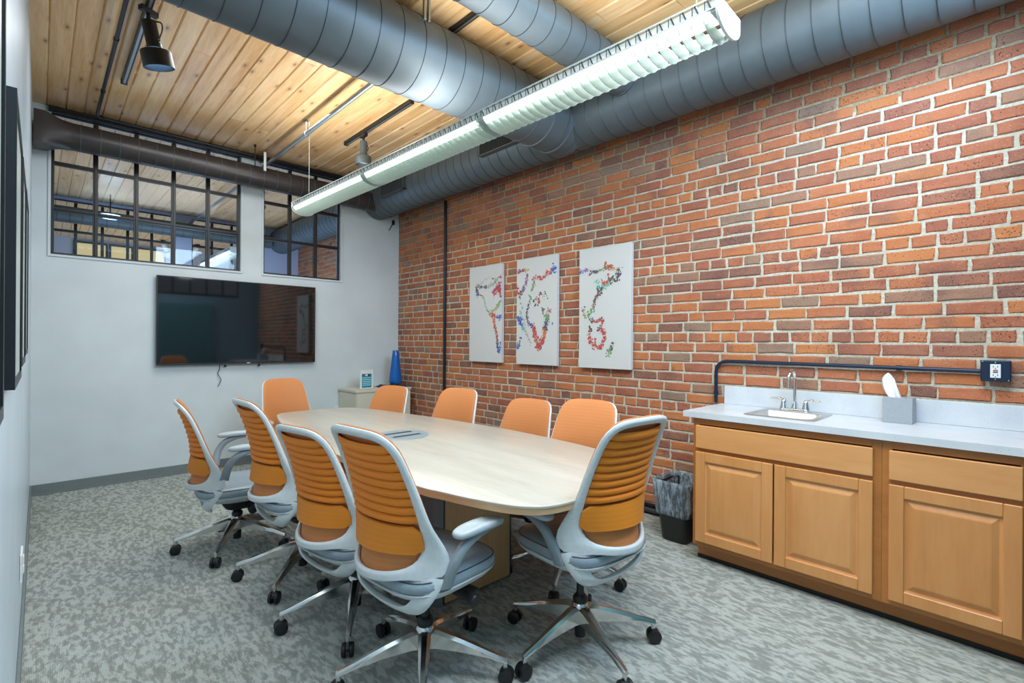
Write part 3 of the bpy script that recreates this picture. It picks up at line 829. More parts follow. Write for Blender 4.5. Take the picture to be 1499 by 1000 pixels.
def make_chair(label):
    e = empty('office_chair', (0, 0, 0), 0, label, 'chair', 'orange-backed office chairs around the conference table')
    O, A, B_ = closed(OUT), closed(H1), closed(H2)
    zc = .468
    def cut1(c, a_, r): s_ = math.sin(a_); return (c[1]-zc)/(-s_) if s_ < -1e-6 else 9
    def cut2(c, a_, r): s_ = math.sin(a_); return (zc-c[1])/s_ if s_ > 1e-6 else 9
    b = MB(); V, F = ringmesh(O, A, (0, .72), cut1); b.add(V, F); V, F = ringmesh(O, B_, (0, .40), cut2); b.add(V, F)
    b.build('back_frame', 'chair_white', e, smooth=True, sharp=70)
    # fabric face
    FO = [(x*.965, .72+(z-.72)*.985) for x, z in OUT]
    FO = closed([(x, z) for x, z in FO if z > .5]+[(.205, .485), (.15, .462), (.08, .452), (0, .449)])
    N = 64; R = [0.02, .25, .5, .72, .88, .96, 1.0]
    V = []; F = []
    for sg, off in ((1, .020), (-1, .008)):
        for k in range(N):
            a_ = 2*PI*k/N; ro = cast(FO, (0, .70), a_)
            for u_ in R:
                x, z = u_*ro*math.cos(a_), .70+u_*ro*math.sin(a_)
                edge = .004 if u_ == 1 and sg > 0 else 0
                flat = -.020*max(0, 1-(x/.19)**2)*max(0, min(1, (z-.66)/.05)) * (0 if sg > 0 else 0)
                V.append(shell(x, z)+shn(x, z)*(off+(.004 if sg < 0 else 0)*1-edge+.004*(1-u_)))
    q = len(R)
    for sg in (0, 1):
        o_ = sg*N*q
        for k in range(N):
            k2 = (k+1) % N
            for j in range(q-1):
                f = (o_+k*q+j, o_+k*q+j+1, o_+k2*q+j+1, o_+k2*q+j)
                F.append(f if sg == 0 else tuple(reversed(f)))
        c = tuple(o_+k*q for k in range(N)); F.append(c if sg else tuple(reversed(c)))
    for k in range(N):
        k2 = (k+1) % N; F.append((k*q+q-1, N*q+k*q+q-1, N*q+k2*q+q-1, k2*q+q-1))
    back = mkobj('backrest', V, F, 'orange_fabric', e, smooth=True, sharp=60)
    # flexing ribs behind the fabric
    def halfw(z): return cast(A, (0, z), 0.0)
    for i in range(9):
        z = .678+i*.0322; V = []; F = []
        K = 14; hw = halfw(z)+.004
        prof = [(-.0150, .003), (-.012, .013), (-.002, .017), (.008, .013), (.0145, .001), (.012, -.002), (-.012, -.002)]
        for k in range(K+1):
            s_ = -1+2*k/K; x = s_*hw; bow = (1-s_*s_)
            for dz, dn in prof:
                V.append(shell(x, z+dz)+shn(x, z)*(.004-(dn*(.25+.75*min(1, bow*2.2)))-.010*bow))
        P_ = len(prof)
        for k in range(K):
            for j in range(P_): F.append((k*P_+j, (k+1)*P_+j, (k+1)*P_+(j+1) % P_, k*P_+(j+1) % P_))
        F += [tuple(range(P_)), tuple(reversed([K*P_+j for j in range(P_)]))]
        mkobj('rib', V, F, 'orange_rib', back, smooth=True, sharp=50)
    V = []; F = []; K = 16; prof = [(-.052, .002), (-.050, .011), (-.02, .014), (.03, .014), (.049, .010), (.052, .001), (.0, -.002)]
    for k in range(K+1):
        s_ = -1+2*k/K; x = s_*.198
        for dz, dn in prof:
            z = .602+dz*(1 if abs(s_) < .9 else .62); V.append(shell(x, z)+shn(x, z)*(.002-dn-.008*(1-s_*s_)))
    P_ = len(prof)
    for k in range(K):
        for j in range(P_): F.append((k*P_+j, (k+1)*P_+j, (k+1)*P_+(j+1) % P_, k*P_+(j+1) % P_))
    F += [tuple(range(P_)), tuple(reversed([K*P_+j for j in range(P_)]))]
    mkobj('lumbar_strap', V, F, 'orange_strap', back, smooth=True, sharp=50)
    # seat
    def oval(a_, b_, cy, z, p=3.6, dip=0.0, front=0.0):
        return [(x, y+cy, z-front*max(0, (y)/b_)**3-dip*(1-abs(x/a_))*0) for x, y in superell(a_, b_, p, 44)]
    rings = [oval(.225, .215, .0, .408), oval(.240, .232, .0, .412, front=.006), oval(.247, .239, .0, .428, front=.010), oval(.245, .237, .0, .446, front=.012), oval(.232, .224, .0, .461, front=.012), oval(.19, .18, .0, .468, front=.010), oval(.10, .09, .0, .466), oval(.02, .02, .0, .465)]
    st = MB().loft(rings).build('seat', 'seat_vinyl', e, smooth=True, sharp=70)
    pp = oval(.2405, .2325, .0, .4535, front=.012)
    MB().tube(pp+[pp[0]], .0022, 6, cap=False).build('piping', 'dark_grey_plastic', st, smooth=True)
    rings = [oval(.10, .10, .02, .350), oval(.17, .15, .02, .356), oval(.222, .21, .0, .380, front=.002), oval(.242, .234, .0, .402, front=.004), oval(.246, .238, .0, .410, front=.006), oval(.236, .228, .0, .411, front=.006)]
    MB().loft(rings).build('seat_pan', 'chair_white', e, smooth=True, sharp=60)
    # mechanism and lever
    b = MB(); b.loft([[(x*s_, y*s_+cy, z) for x, y in rrect(-.07, .07, -.10, .10, .03, 4)] for s_, cy, z in ((.55, .01, .272), (.8, .01, .285), (1, .01, .315), (1.05, .0, .352))])
    mech = b.build('mechanism', 'black_plastic', e, smooth=True, sharp=50)
    b = MB(); b.tube([(.04, .04, .325), (.12, .05, .318), (.20, .055, .312)], .0, 12, rad=[.014, .017, .021]); b.lathe([(.022, 0), (.024, .004), (.024, .035), (.02, .04)], 18, axis='x', at=(.20, .055, .312))
    b.build('tilt_knob', 'black_plastic', mech, smooth=True, sharp=45)
    b = MB(); b.box(.13, .19, .075, .115, .318, .324); b.tube([(.06, .06, .322), (.16, .095, .321)], .005, 6)
    b.build('height_lever', 'black_plastic', mech, bevel=.002)
    MB().lathe([(.0, .045), (.024, .047), (.025, .09), (.026, .16), (.026, .20), (.020, .205), (.0165, .21), (.0165, .30)], 20).build('gas_column', 'black_plastic', e, smooth=True, sharp=45)
    MB().lathe([(.030, .195), (.033, .2), (.033, .218), (.026, .226), (.020, .232)], 22, cap=False).build('column_sleeve', 'black_plastic', e, smooth=True, sharp=45)
    MB().lathe([(.028, .105), (.034, .112), (.040, .15), (.040, .185), (.030, .197), (.02, .197)], 24, cap=False).build('base_hub', 'polished_aluminium', e, smooth=True, sharp=50)
    # five star legs with twin-wheel casters
    pl = pc = pw = None
    prof = [(.025, .188, .115, .028), (.06, .186, .118, .026), (.16, .158, .112, .020), (.27, .122, .098, .015), (.335, .103, .085, .013), (.345, .099, .083, .011)]
    for i in range(5):
        a_ = 2*PI*i/5
        if pl is None:
            rg = []
            for r_, zt, zb, hw in prof:
                rg.append([(r_, -hw, zb), (r_, -hw*.96, zt-.012), (r_, -hw*.45, zt-.001), (r_, hw*.45, zt-.001), (r_, hw*.96, zt-.012), (r_, hw, zb)])
            pl = MB().loft(rg).build('leg', 'polished_aluminium', e, smooth=True, sharp=35); o = pl
            b = MB(); b.tube([(.335, 0, .088), (.335, 0, .060)], .0095, 12)
            pc = b.build('caster', 'polished_aluminium', e, smooth=True, sharp=50)
            hd = []
            body = MB(); body.prism([(.335-.024+.012, .040), (.335-.012, .062), (.335+.006, .064), (.335+.026, .046), (.335+.028, .034), (.335+.02, .030)], 'y', -.008, .008)
            body.build('housing', 'black_plastic', pc, bevel=.002)
            for s_ in (-1, 1):
                pw = MB().lathe([(0, s_*.026), (.012, s_*.0265), (.022, s_*.026), (.029, s_*.023), (.030, s_*.018), (.030, s_*.010), (.026, s_*.008), (0, s_*.008)], 24, axis='y', at=(.338, 0, .0305)).build('wheel', 'black_plastic', pc, smooth=True, sharp=50)
                MB().lathe([(.019, s_*.0262), (.021, s_*.0272), (.023, s_*.0262)], 24, axis='y', at=(.338, 0, .0305), cap=False)
            o2 = pc
        else:
            o = pl.copy(); COL.objects.link(o)
            o2 = pc.copy(); COL.objects.link(o2)
            for ch in list(pc.children):
                c_ = ch.copy(); COL.objects.link(c_); c_.parent = o2
        o.rotation_euler = (0, 0, a_)
        o2.rotation_euler = (0, 0, a_)
        # swivel the caster about its own stem a little
    # arms
    for s_ in (-1, 1):
        P = catmull([(s_*.236, -.105, .455), (s_*.246, -.098, .49), (s_*.262, -.082, .545), (s_*.270, -.045, .595), (s_*.270, .02, .622), (s_*.268, .085, .630)], 4)
        rg = []
        for i, p in enumerate(P):
            t = i/(len(P)-1); p = Vector(p); q_ = Vector(P[min(i+1, len(P)-1)])-Vector(P[max(i-1, 0)]); q_.normalize()
            side = Vector((1, 0, 0)); upv = side.cross(q_).normalized()
            hw = .014+.006*t; hh = .026-.014*t
            rg.append([tuple(p+side*(hw*c)+upv*(hh*d)) for c, d in ((1, -.6), (1, .6), (.6, 1), (-.6, 1), (-1, .6), (-1, -.6), (-.6, -1), (.6, -1))])
        ar = MB().loft(rg).build('armrest', 'arm_grey', e, smooth=True, sharp=50)
        o_ = [(x, y) for x, y in superell(.040, .125, 3.2, 32)]
        def pad(sx, z, dz=0): return [(s_*.268+x*sx, .035+y*sx, z+dz-.10*((y/.125)**2)*.06-(.06*max(0, -y)*0)) for x, y in o_]
        MB().loft([pad(.80, .636), pad(.95, .640), pad(1, .650), pad(.98, .658), pad(.9, .663), pad(.5, .6645), pad(.05, .6650)]).build('arm_pad', 'arm_pad_grey', ar, smooth=True, sharp=60)
    return e
def dupe(o, parent=None):
    c = o.copy(); COL.objects.link(c)
    if parent is not None: c.parent = parent
    for ch in list(o.children): dupe(ch, c)
    return c
chair = make_chair('')
def turn_base(e, deg):
    a_ = math.radians(deg); li = ci = 0
    for ch in e.children:
        k = ch.name.split('.')[0]
        if k == 'leg': ch.rotation_euler.z = a_+2*PI*li/5; li += 1
        elif k == 'caster': ch.rotation_euler.z = a_+2*PI*ci/5; ci += 1
# x, y, compass heading (0 = +y, 90 = +x), base rotation, lift of the body, arm lift, label
CHAIRS = [
    (0.945, 3.60, 97, 20, -.03, .07, 'orange-backed office chair seen side-on against the white far wall, both armrests raised'),
    (1.11, 2.91, 88, 10, .03, -.03, 'orange office chair seen from behind, directly next to the side-on chair'),
    (1.135, 2.29, 80, 22, -.03, .0, 'orange office chair seen from behind, squeezed between two others on the near row'),
    (1.14, 1.695, 84, 18, .04, -.035, 'orange office chair nearest the camera, back turned, with a whole grey armrest and seat showing'),
    (1.72, 4.72, 178, 40, -.03, .0, 'orange office chair at the far end of the table below the television'),
    (2.19, 4.16, 250, 30, -.09, .0, 'orange office chair across the table in front of the blue vase'),
    (2.26, 3.23, 255, 50, -.05, .0, 'orange office chair across the table in front of the black wall pipe'),
    (2.40, 2.55, 257, 10, -.09, .0, 'orange office chair across the table below the middle canvas'),
    (2.22, 1.86, 258, -222, -.02, .0, 'orange office chair across the table below the largest looking canvas'),
    (1.745, 1.375, 4, 33, .055, -.05, 'orange office chair at the near end of the table beside the trash can'),
]
roots = []
for i, c in enumerate(CHAIRS):
    roots.append(chair if i == 0 else dupe(chair))
for e, (x, y, hd, bs, dz, az, lb) in zip(roots, CHAIRS):
    e.location = (x, y, 0); e.rotation_euler = (0, 0, -math.radians(hd)); e['label'] = lb
    turn_base(e, bs+hd)
    for ch in e.children:
        k = ch.name.split('.')[0]
        if k in ('back_frame', 'backrest', 'seat', 'seat_pan', 'mechanism', 'armrest'): ch.location.z += dz
        if k == 'armrest': ch.location.z += az

# ------------------------------------------------------------------ counter run
XF = 2.945
def raised_door(parent, y0, y1, z0, z1, name='door'):
    """frame-and-panel door, front facing -x, built about x = XF"""
    t = .019; fw = .058
    d = MB()
    d.box(XF-t, XF, y0, y0+fw, z0, z1); d.box(XF-t, XF, y1-fw, y1, z0, z1)
    d.box(XF-t, XF, y0+fw, y1-fw, z0, z0+fw); d.box(XF-t, XF, y0+fw, y1-fw, z1-fw, z1)
    o = d.build(name, 'maple', parent, bevel=.004, seg=3)
    # bead around the opening
    p = MB(); ya, yb, za, zb = y0+fw, y1-fw, z0+fw, z1-fw
    xs = [XF-.011, XF-.007, XF-.007, XF-.016, XF-.017]; off = [-.002, .008, .012, .034, .04]
    R_ = []
    for x, f in zip(xs, off): R_.append([(x, ya+f, za+f), (x, yb-f, za+f), (x, yb-f, zb-f), (x, ya+f, zb-f)])
    V = [q for r in R_ for q in r]; F = []
    for i in range(len(R_)-1):
        for k in range(4): F.append((i*4+k, (i+1)*4+k, (i+1)*4+(k+1) % 4, i*4+(k+1) % 4))
    F.append(tuple((len(R_)-1)*4+k for k in (3, 2, 1, 0)))
    mkobj('raised_panel', V, F, 'maple', o)
    return o
def base_cabinet(y0, y1, label, doors, drawer, endpanel=False):
    e = empty('base_cabinet', (0, 0, 0), 0, label, 'cabinet')
    b = MB()
    b.box(XF+.018, 3.47, y0+.001, y0+.018, .105, .89); b.box(XF+.018, 3.47, y1-.018, y1-.001, .105, .89); b.box(XF+.018, 3.47, y0+.018, y1-.018, .105, .12); b.box(3.455, 3.47, y0+.018, y1-.018, .12, .89)
    b.build('carcass', 'maple', e, bevel=.001)
    b = MB(); b.box(XF, XF+.018, y0, y0+.04, .105, .89); b.box(XF, XF+.018, y1-.04, y1, .105, .89); b.box(XF, XF+.018, y0+.04, y1-.04, .105, .145); b.box(XF, XF+.018, y0+.04, y1-.04, .85, .89); b.box(XF, XF+.018, y0+.04, y1-.04, .675, .71)
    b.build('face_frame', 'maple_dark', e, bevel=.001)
    b = MB(); b.box(3.02, 3.035, y0, y1, .0, .105)
    if endpanel: b.box(3.035, 3.46, y1-.018, y1, 0, .105)
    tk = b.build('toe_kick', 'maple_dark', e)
    MB().box(3.014, 3.0195, y0, y1, 0, .022).build('base_strip', 'black_plastic', tk)
    for (a_, c_) in doors: raised_door(e, a_, c_, .132, .683)
    for (a_, c_) in drawer:
        MB().box(XF-.019, XF, a_, c_, .705, .845).build('drawer_front', 'maple_horizontal', e, bevel=.005, seg=3)
    return e
base_cabinet(.487, 1.44, 'maple sink cabinet with two raised doors beside the trash can', [(.520, .966), (.974, 1.418)], [(.520, 1.418)], True)
base_cabinet(-.02, .4865, 'maple cabinet with a single raised door below the tissue box end', [(.012, .458)], [(.012, .458)])
b = MB().box(2.965, 3.47, YB+.01, -.021, 0, .89)
tag(b.build('filler_cabinet', 'maple', bevel=.002), 'last maple cabinet piece at the back wall past the frame', 'cabinet')
# worktop with sink cutout
sx0, sx1, sy0, sy1 = 3.055, 3.335, .83, 1.15
ct = empty('worktop', (0, 0, 0), 0, 'white speckled stone countertop along the brick wall', 'countertop')
x0, x1, y0, y1 = 2.915, 3.482, YB+.01, 1.494
b = MB(); b.box(x0, sx0, y0, y1, .891, .926); b.box(sx1, x1, y0, y1, .891, .926); b.box(sx0, sx1, y0, sy0, .891, .926); b.box(sx0, sx1, sy1, y1, .891, .926)
b.build('slab', 'quartz', ct)
MB().box(3.468, 3.494, y0, 1.472, .9265, 1.051).build('backsplash', 'quartz', ct, bevel=.002)
# sink
sk = empty('sink', (0, 0, 0), 0, 'small stainless drop-in sink set in the white countertop', 'sink')
b = MB()
rim = rrect(3.03, 3.425, .80, 1.18, .03, 4); inn = rrect(3.06, 3.33, .835, 1.145, .04, 4)
bt = rrect(3.075, 3.315, .85, 1.13, .05, 4)
V = [(x, y, .9275) for x, y in rim]+[(x, y, .932) for x, y in inset(rim, .006)]+[(x, y, .932) for x, y in inset(inn, -.006)]+[(x, y, .928) for x, y in inn]+[(x, y, .80) for x, y in bt]+[(x, y, .79) for x, y in inset(bt, .03)]
n = len(rim); F = []
for r in range(5):
    for k in range(n): F.append((r*n+k, r*n+(k+1) % n, (r+1)*n+(k+1) % n, (r+1)*n+k))
F.append(tuple(5*n+k for k in range(n)))
mkobj('basin', V, F, 'stainless', sk, smooth=True, sharp=50)
MB().lathe([(0, 0), (.03, 0), (.034, .003), (.036, .0)], 20, at=(3.19, .99, .7905)).build('drain', 'chrome', sk, smooth=True)
# faucet
fx, fy, fz = 3.385, 1.0, .932
fc = empty('faucet', (fx, fy, fz), 0, 'chrome gooseneck faucet with two lever handles behind the sink', 'faucet')
MB().prism(rrect(-.028, .028, -.085, .085, .027, 6), 'z', 0, .016).build('deck_plate', 'chrome', fc, bevel=.004, smooth=True)
sp = [(0, 0, .016), (0, 0, .05), (0, 0, .17)]+[(-.055+.055*math.cos(t), 0, .20+.055*math.sin(t)) for t in [PI*q/10 for q in range(11)]]+[(-.11, 0, .16)]
b = MB(); b.tube(sp, .0095, 14); b.lathe([(.022, .014), (.018, .03), (.013, .05), (.0095, .06)], 18); b.lathe([(.012, .145), (.012, .165)], 14, at=(-.11, 0, 0))
b.build('spout', 'chrome', fc, smooth=True, sharp=50)
for s_ in (-1, 1):
    b = MB(); b.lathe([(.024, .014), (.020, .03), (.015, .055), (.011, .068), (.004, .072)], 18, at=(0, s_*.062, 0))
    b.tube([(0, s_*.062, .062), (0, s_*.085, .072), (0, s_*.125, .070), (0, s_*.145, .068)], 0, 10, rad=[.009, .007, .006, .0045])
    b.build('handle', 'chrome', fc, smooth=True, sharp=60)
# tissue box
tb = empty('tissue_box', (3.385, .485, .9265), math.radians(0), 'grey tissue box with a white tissue standing up on the countertop', 'tissue box')
b = MB(); b.box(-.062, .062, -.064, .064, 0, .004); b.box(-.062, -.057, -.064, .064, .004, .135); b.box(.057, .062, -.064, .064, .004, .135); b.box(-.057, .057, -.064, -.059, .004, .135); b.box(-.057, .057, .059, .064, .004, .135)
b.box(-.057, -.02, -.059, .059, .131, .135); b.box(.02, .057, -.059, .059, .131, .135); b.box(-.02, .02, -.059, -.035, .131, .135); b.box(-.02, .02, .035, .059, .131, .135)
b.build('box', 'tissue_box_grey', tb, bevel=.001)
V = []; F = []; K = 10; J = 8
rt_ = random.Random(3)
for i in range(K+1):
    t = i/K; cyy = .0+.050*t+.012*math.sin(t*3); wv_ = .022+.010*math.sin(t*2.6)
    if t > .9: wv_ *= .75
    for j in range(J+1):
        s_ = -1+2*j/J
        V.append((.012*math.sin(s_*4+t*3)+.01*t+rt_.uniform(-.001, .001), cyy+s_*wv_, .10+t*.165-.02*abs(s_)*t*t+rt_.uniform(-.001, .001)))
for i in range(K):
    for j in range(J): F.append((i*(J+1)+j, i*(J+1)+j+1, (i+1)*(J+1)+j+1, (i+1)*(J+1)+j))
mkobj('tissue', V, F, 'tissue_paper', tb, smooth=True, solid=.0015)
# trash can
tc = empty('trash_can', (3.215, 1.66, 0), 0, 'black trash can with a clear plastic liner beside the maple cabinet', 'trash can')
b = MB()
lv = [(.105, .085, 0), (.112, .092, .01), (.150, .125, .385), (.157, .132, .40), (.157, .132, .392)]
R_ = [[(x, y, z) for x, y in rrect(-a_, a_, -c_, c_, .035, 5)] for a_, c_, z in lv]+[[(x, y, z) for x, y in rrect(-a_, a_, -c_, c_, .033, 5)] for a_, c_, z in ((.146, .121, .385), (.108, .088, .014))]
b.loft(R_); b.build('bin', 'bin_black', tc, smooth=True, sharp=45)
rg = random.Random(9); n = 48; rows = []
for (s_, z, wob) in ((.138, .18, .002), (.145, .185, .003), (.150, .22, .004), (.158, .30, .005), (.164, .38, .004), (.168, .412, .004), (.160, .420, .004), (.148, .405, .006), (.140, .33, .010), (.125, .22, .012)):
    pts = rrect(-s_, s_, -(s_-.025), s_-.025, .035, 11)
    rows.append([(x*(1+rg.uniform(-wob, wob)*3), y*(1+rg.uniform(-wob, wob)*3), z+rg.uniform(-wob, wob)) for x, y in pts])
MB().loft(rows, cap=False).build('liner', 'bag_film', tc, smooth=True, sharp=80)

# conduit and outlet on the brick
pipe('conduit', bend([(3.478, 1.535, .93), (3.478, 1.535, 1.225), (3.478, .165, 1.215)], 1, .09, 10), .0115, 'navy_pipe', 'dark blue conduit bending over the countertop to the outlet box', 'conduit',
     clamps=[((3.478, .50, 1.2175), 'y'), ((3.478, 1.535, 1.0), 'z')])
ob = empty('outlet_box', (3.465, .113, 1.220), 0, 'dark blue outlet box with a white socket on the brick wall', 'outlet')
MB().box(-.022, .034, -.055, .055, -.053, .053).build('box', 'navy_pipe', ob, bevel=.004)
MB().box(-.024, -.022, -.052, .052, -.050, .050).build('cover_plate', 'navy_pipe', ob, bevel=.001)
fp = MB().box(-.028, -.024, -.019, .019, -.034, .034).build('socket', 'white_plastic', ob, bevel=.001)
b = MB()
for zc_ in (-.021, .021):
    b.box(-.0285, -.028, -.009, -.0065, zc_-.004, zc_+.005); b.box(-.0285, -.028, .0065, .009, zc_-.004, zc_+.005); b.box(-.0285, -.028, -.002, .002, zc_-.010, zc_-.006)
b.build('slots', 'black_plastic', fp)
MB().box(-.0295, -.028, -.009, .009, .001, .006).build('reset_button', 'red_button', fp)
MB().box(-.0295, -.028, -.009, .009, -.008, -.003).build('test_button', 'black_plastic', fp)
for (yy_, zz_) in ((.047, .046), (-.047, -.046), (0, .042), (0, -.042)):
    MB().lathe([(0, -.0265), (.003, -.026), (.0035, -.024)], 10, axis='x', at=(0, yy_, zz_)).build('screw', 'chrome', ob, smooth=True)
# vertical black pipe in the corner and the skirting pipes
pipe('wall_pipe', [(3.475, 4.80, .0), (3.475, 4.80, 3.02)], .0165, 'black_pipe', 'thin black pipe running up the brick wall left of the canvases', 'pipe', clamps=[((3.475, 4.80, 2.2), 'z')])
b = MB(); b.tube([(3.475, 1.5, .075), (3.475, 4.7, .075)], .014, 10)
tag(b.build('floor_pipe', 'black_pipe', smooth=True), 'upper black pipe low along the foot of the brick wall', 'pipe')
b = MB(); b.tube([(3.468, 1.5, .035), (3.468, 4.7, .035)], .018, 10)
tag(b.build('floor_pipe', 'dark_grey_plastic', smooth=True), 'lower grey-black pipe on the carpet edge along the brick wall', 'pipe')
# bracket by the far duct end
b = MB(); b.tube([(3.40, 5.86, 2.93), (3.30, 5.80, 2.80)], .006, 6); b.box(3.39, 3.41, 5.85, 5.885, 2.90, 2.96)
tag(b.build('wall_bracket', 'black_pipe'), 'little black bracket in the far corner under the wall duct', 'bracket')

# ------------------------------------------------------------------ canvases
def canvas(y0, y1, z0, z1, label, strokes, blobs, seed):
    e = empty('canvas_print', (3.455, (y0+y1)/2, (z0+z1)/2), 0, label, 'picture', 'three splattered map canvases on the brick wall')
    W_, H_ = y1-y0, z1-z0
    MB().box(0, .038, -W_/2, W_/2, -H_/2, H_/2).build('canvas', 'canvas_white', e, bevel=.003)
    rs = random.Random(seed); V = []; F = []; cols = []
    def blob(u_, v_, r_, col, k=7, st=1.0, ang=0):
        # u: 0 left .. 1 right as seen (left = high y), v: 0 top .. 1 bottom
        y = W_/2-u_*W_; z = H_/2-v_*H_
        n0 = len(V)
        for i in range(k):
            a_ = 2*PI*i/k; rr_ = r_*rs.uniform(.55, 1.25)
            dx_, dz_ = rr_*math.cos(a_)*st, rr_*math.sin(a_)
            yy_ = y+dx_*math.cos(ang)-dz_*math.sin(ang); zz_ = z+dx_*math.sin(ang)+dz_*math.cos(ang)
            V.append((-.0006-rs.random()*.0004, max(-W_/2+.001, min(W_/2-.001, yy_)), max(-H_/2, min(H_/2, zz_))))
        F.append(tuple(range(n0, n0+k))); cols.append(col)
    pal = {'k': (60, 58, 66), 'r': (176, 52, 40), 'o': (196, 92, 52), 'g': (96, 140, 80), 'b': (40, 74, 176), 'p': (120, 70, 120), 'm': (150, 40, 74), 't': (96, 170, 150), 'y': (176, 158, 90), 's': (150, 156, 150), 'w': (90, 44, 30)}
    def C(k, j=18):
        c = tuple(v_*.82+38 for v_ in pal[k]); return L(tuple(max(0, min(255, v_+rs.uniform(-j, j))) for v_ in c))
    for pts, keys, wd, dens, spread in strokes:
        P = catmull(pts, 8)
        for i in range(len(P)-1):
            seg = math.hypot(P[i+1][0]-P[i][0], (P[i+1][1]-P[i][1])*2)
            key = keys[min(len(keys)-1, int(i/(len(P)-1)*len(keys)))]
            for _ in range(max(1, int(seg*dens*2.2))):
                t = rs.random(); u_ = P[i][0]+(P[i+1][0]-P[i][0])*t; v_ = P[i][1]+(P[i+1][1]-P[i][1])*t
                blob(u_+rs.gauss(0, wd*.55), v_+rs.gauss(0, wd*.30), rs.uniform(.2, 1)**1.5*wd*.32, C(key), st=rs.uniform(.7, 1.5), ang=rs.uniform(0, 3))
            for _ in range(int(seg*dens*spread*1.6)):
                t = rs.random(); u_ = P[i][0]+(P[i+1][0]-P[i][0])*t+rs.gauss(0, .075); v_ = P[i][1]+(P[i+1][1]-P[i][1])*t+rs.gauss(0, .042)
                if .01 < u_ < .99 and .02 < v_ < .98: blob(u_, v_, rs.uniform(.0006, .0022), C(rs.choice([key, 'k', 's', 's'])), 5)
    for u_, v_, r_, key in blobs:
        for _ in range(14): blob(u_+rs.gauss(0, r_), v_+rs.gauss(0, r_*.5), rs.uniform(.2, .6)*r_*W_, C(key))
    me = bpy.data.meshes.new('paint_splatter'); me.from_pydata(V, [], [tuple(reversed(f)) for f in F]); me.materials.append(M['paint_splatter'])
    at_ = me.color_attributes.new('col', 'FLOAT_COLOR', 'CORNER'); arr = []
    for f, c in zip(F, cols): arr += list((*c, 1))*len(f)
    at_.data.foreach_set('color', arr); me.update()
    o = bpy.data.objects.new('paint_splatter', me); COL.objects.link(o); o.parent = e; tag(o, 'coloured paint specks along the coastlines', kind='stuff')
    return e
canvas(3.775, 4.305, 1.131, 2.163, 'white map canvas with red-edged western coastline, nearest the black pipe',
    [([(.32, .30), (.22, .22), (.34, .21), (.55, .22), (.72, .20), (.9, .16)], 'kkksg', .030, 130, 1.2),
     ([(.22, .22), (.24, .28), (.36, .30), (.46, .33), (.52, .42), (.62, .49)], 'kbrgtg', .022, 120, .8),
     ([(.62, .49), (.72, .52), (.82, .53), (1, .545)], 'orrb', .035, 140, .6),
     ([(.75, .29), (.82, .27), (.90, .22), (.96, .30), (.99, .33)], 'mmrm', .045, 150, 1.2),
     ([(.99, .37), (.92, .42), (.84, .45), (.74, .47), (.69, .50)], 'ggyg', .035, 120, .8),
     ([(.76, .53), (.80, .62), (.86, .72), (.88, .82), (.93, .90), (.97, .84)], 'orrkbb', .032, 150, .7),
     ([(.4, .17), (.6, .13), (.8, .15), (.98, .13)], 'ssmm', .02, 60, 2.5)],
    [(.97, .13, .03, 'm'), (.95, .24, .05, 'm'), (.78, .30, .04, 'r'), (.98, .83, .04, 'b'), (.99, .545, .03, 'b'), (.27, .29, .03, 'b')], 1)
canvas(3.02, 3.553, 1.128, 2.166, 'white map canvas with a large southern continent, in the middle of the three',
    [([(.02, .12), (.15, .11), (.30, .105)], 'mmy', .035, 150, .8),
     ([(.02, .25), (.03, .32), (.10, .33), (.18, .28), (.26, .20), (.28, .15)], 'rrkppp', .04, 120, 1.0),
     ([(.38, .30), (.45, .25), (.46, .20), (.55, .18), (.66, .20), (.78, .16), (.88, .15), (.98, .11)], 'ggrrrrob', .035, 130, 1.2),
     ([(.32, .34), (.36, .36), (.34, .42), (.28, .48), (.28, .55), (.34, .62), (.44, .63)], 'tgkkkb', .03, 130, 1.0),
     ([(.44, .63), (.48, .72), (.54, .80), (.58, .85), (.66, .78), (.72, .70), (.76, .60), (.80, .54)], 'rrrrrokg', .045, 160, .8),
     ([(.44, .42), (.52, .38), (.60, .41), (.52, .45), (.45, .43)], 'wrwk', .025, 120, .4),
     ([(.66, .47), (.72, .56), (.80, .50), (.88, .52)], 'kgrm', .025, 110, 1.0),
     ([(.02, .55), (.12, .61), (.20, .66)], 'bbt', .04, 140, .8),
     ([(.03, .86), (.08, .80), (.12, .74)], 'bkk', .03, 100, .4),
     ([(.10, .38), (.16, .46), (.10, .52), (.2, .58), (.25, .7), (.4, .8)], 'tttsss', .03, 70, 3.0)],
    [(.92, .14, .05, 'b'), (.98, .12, .03, 'b'), (.05, .82, .03, 'b'), (.10, .57, .04, 'b'), (.78, .62, .04, 'b'), (.62, .34, .03, 'w'), (.73, .36, .03, 'w')], 2)
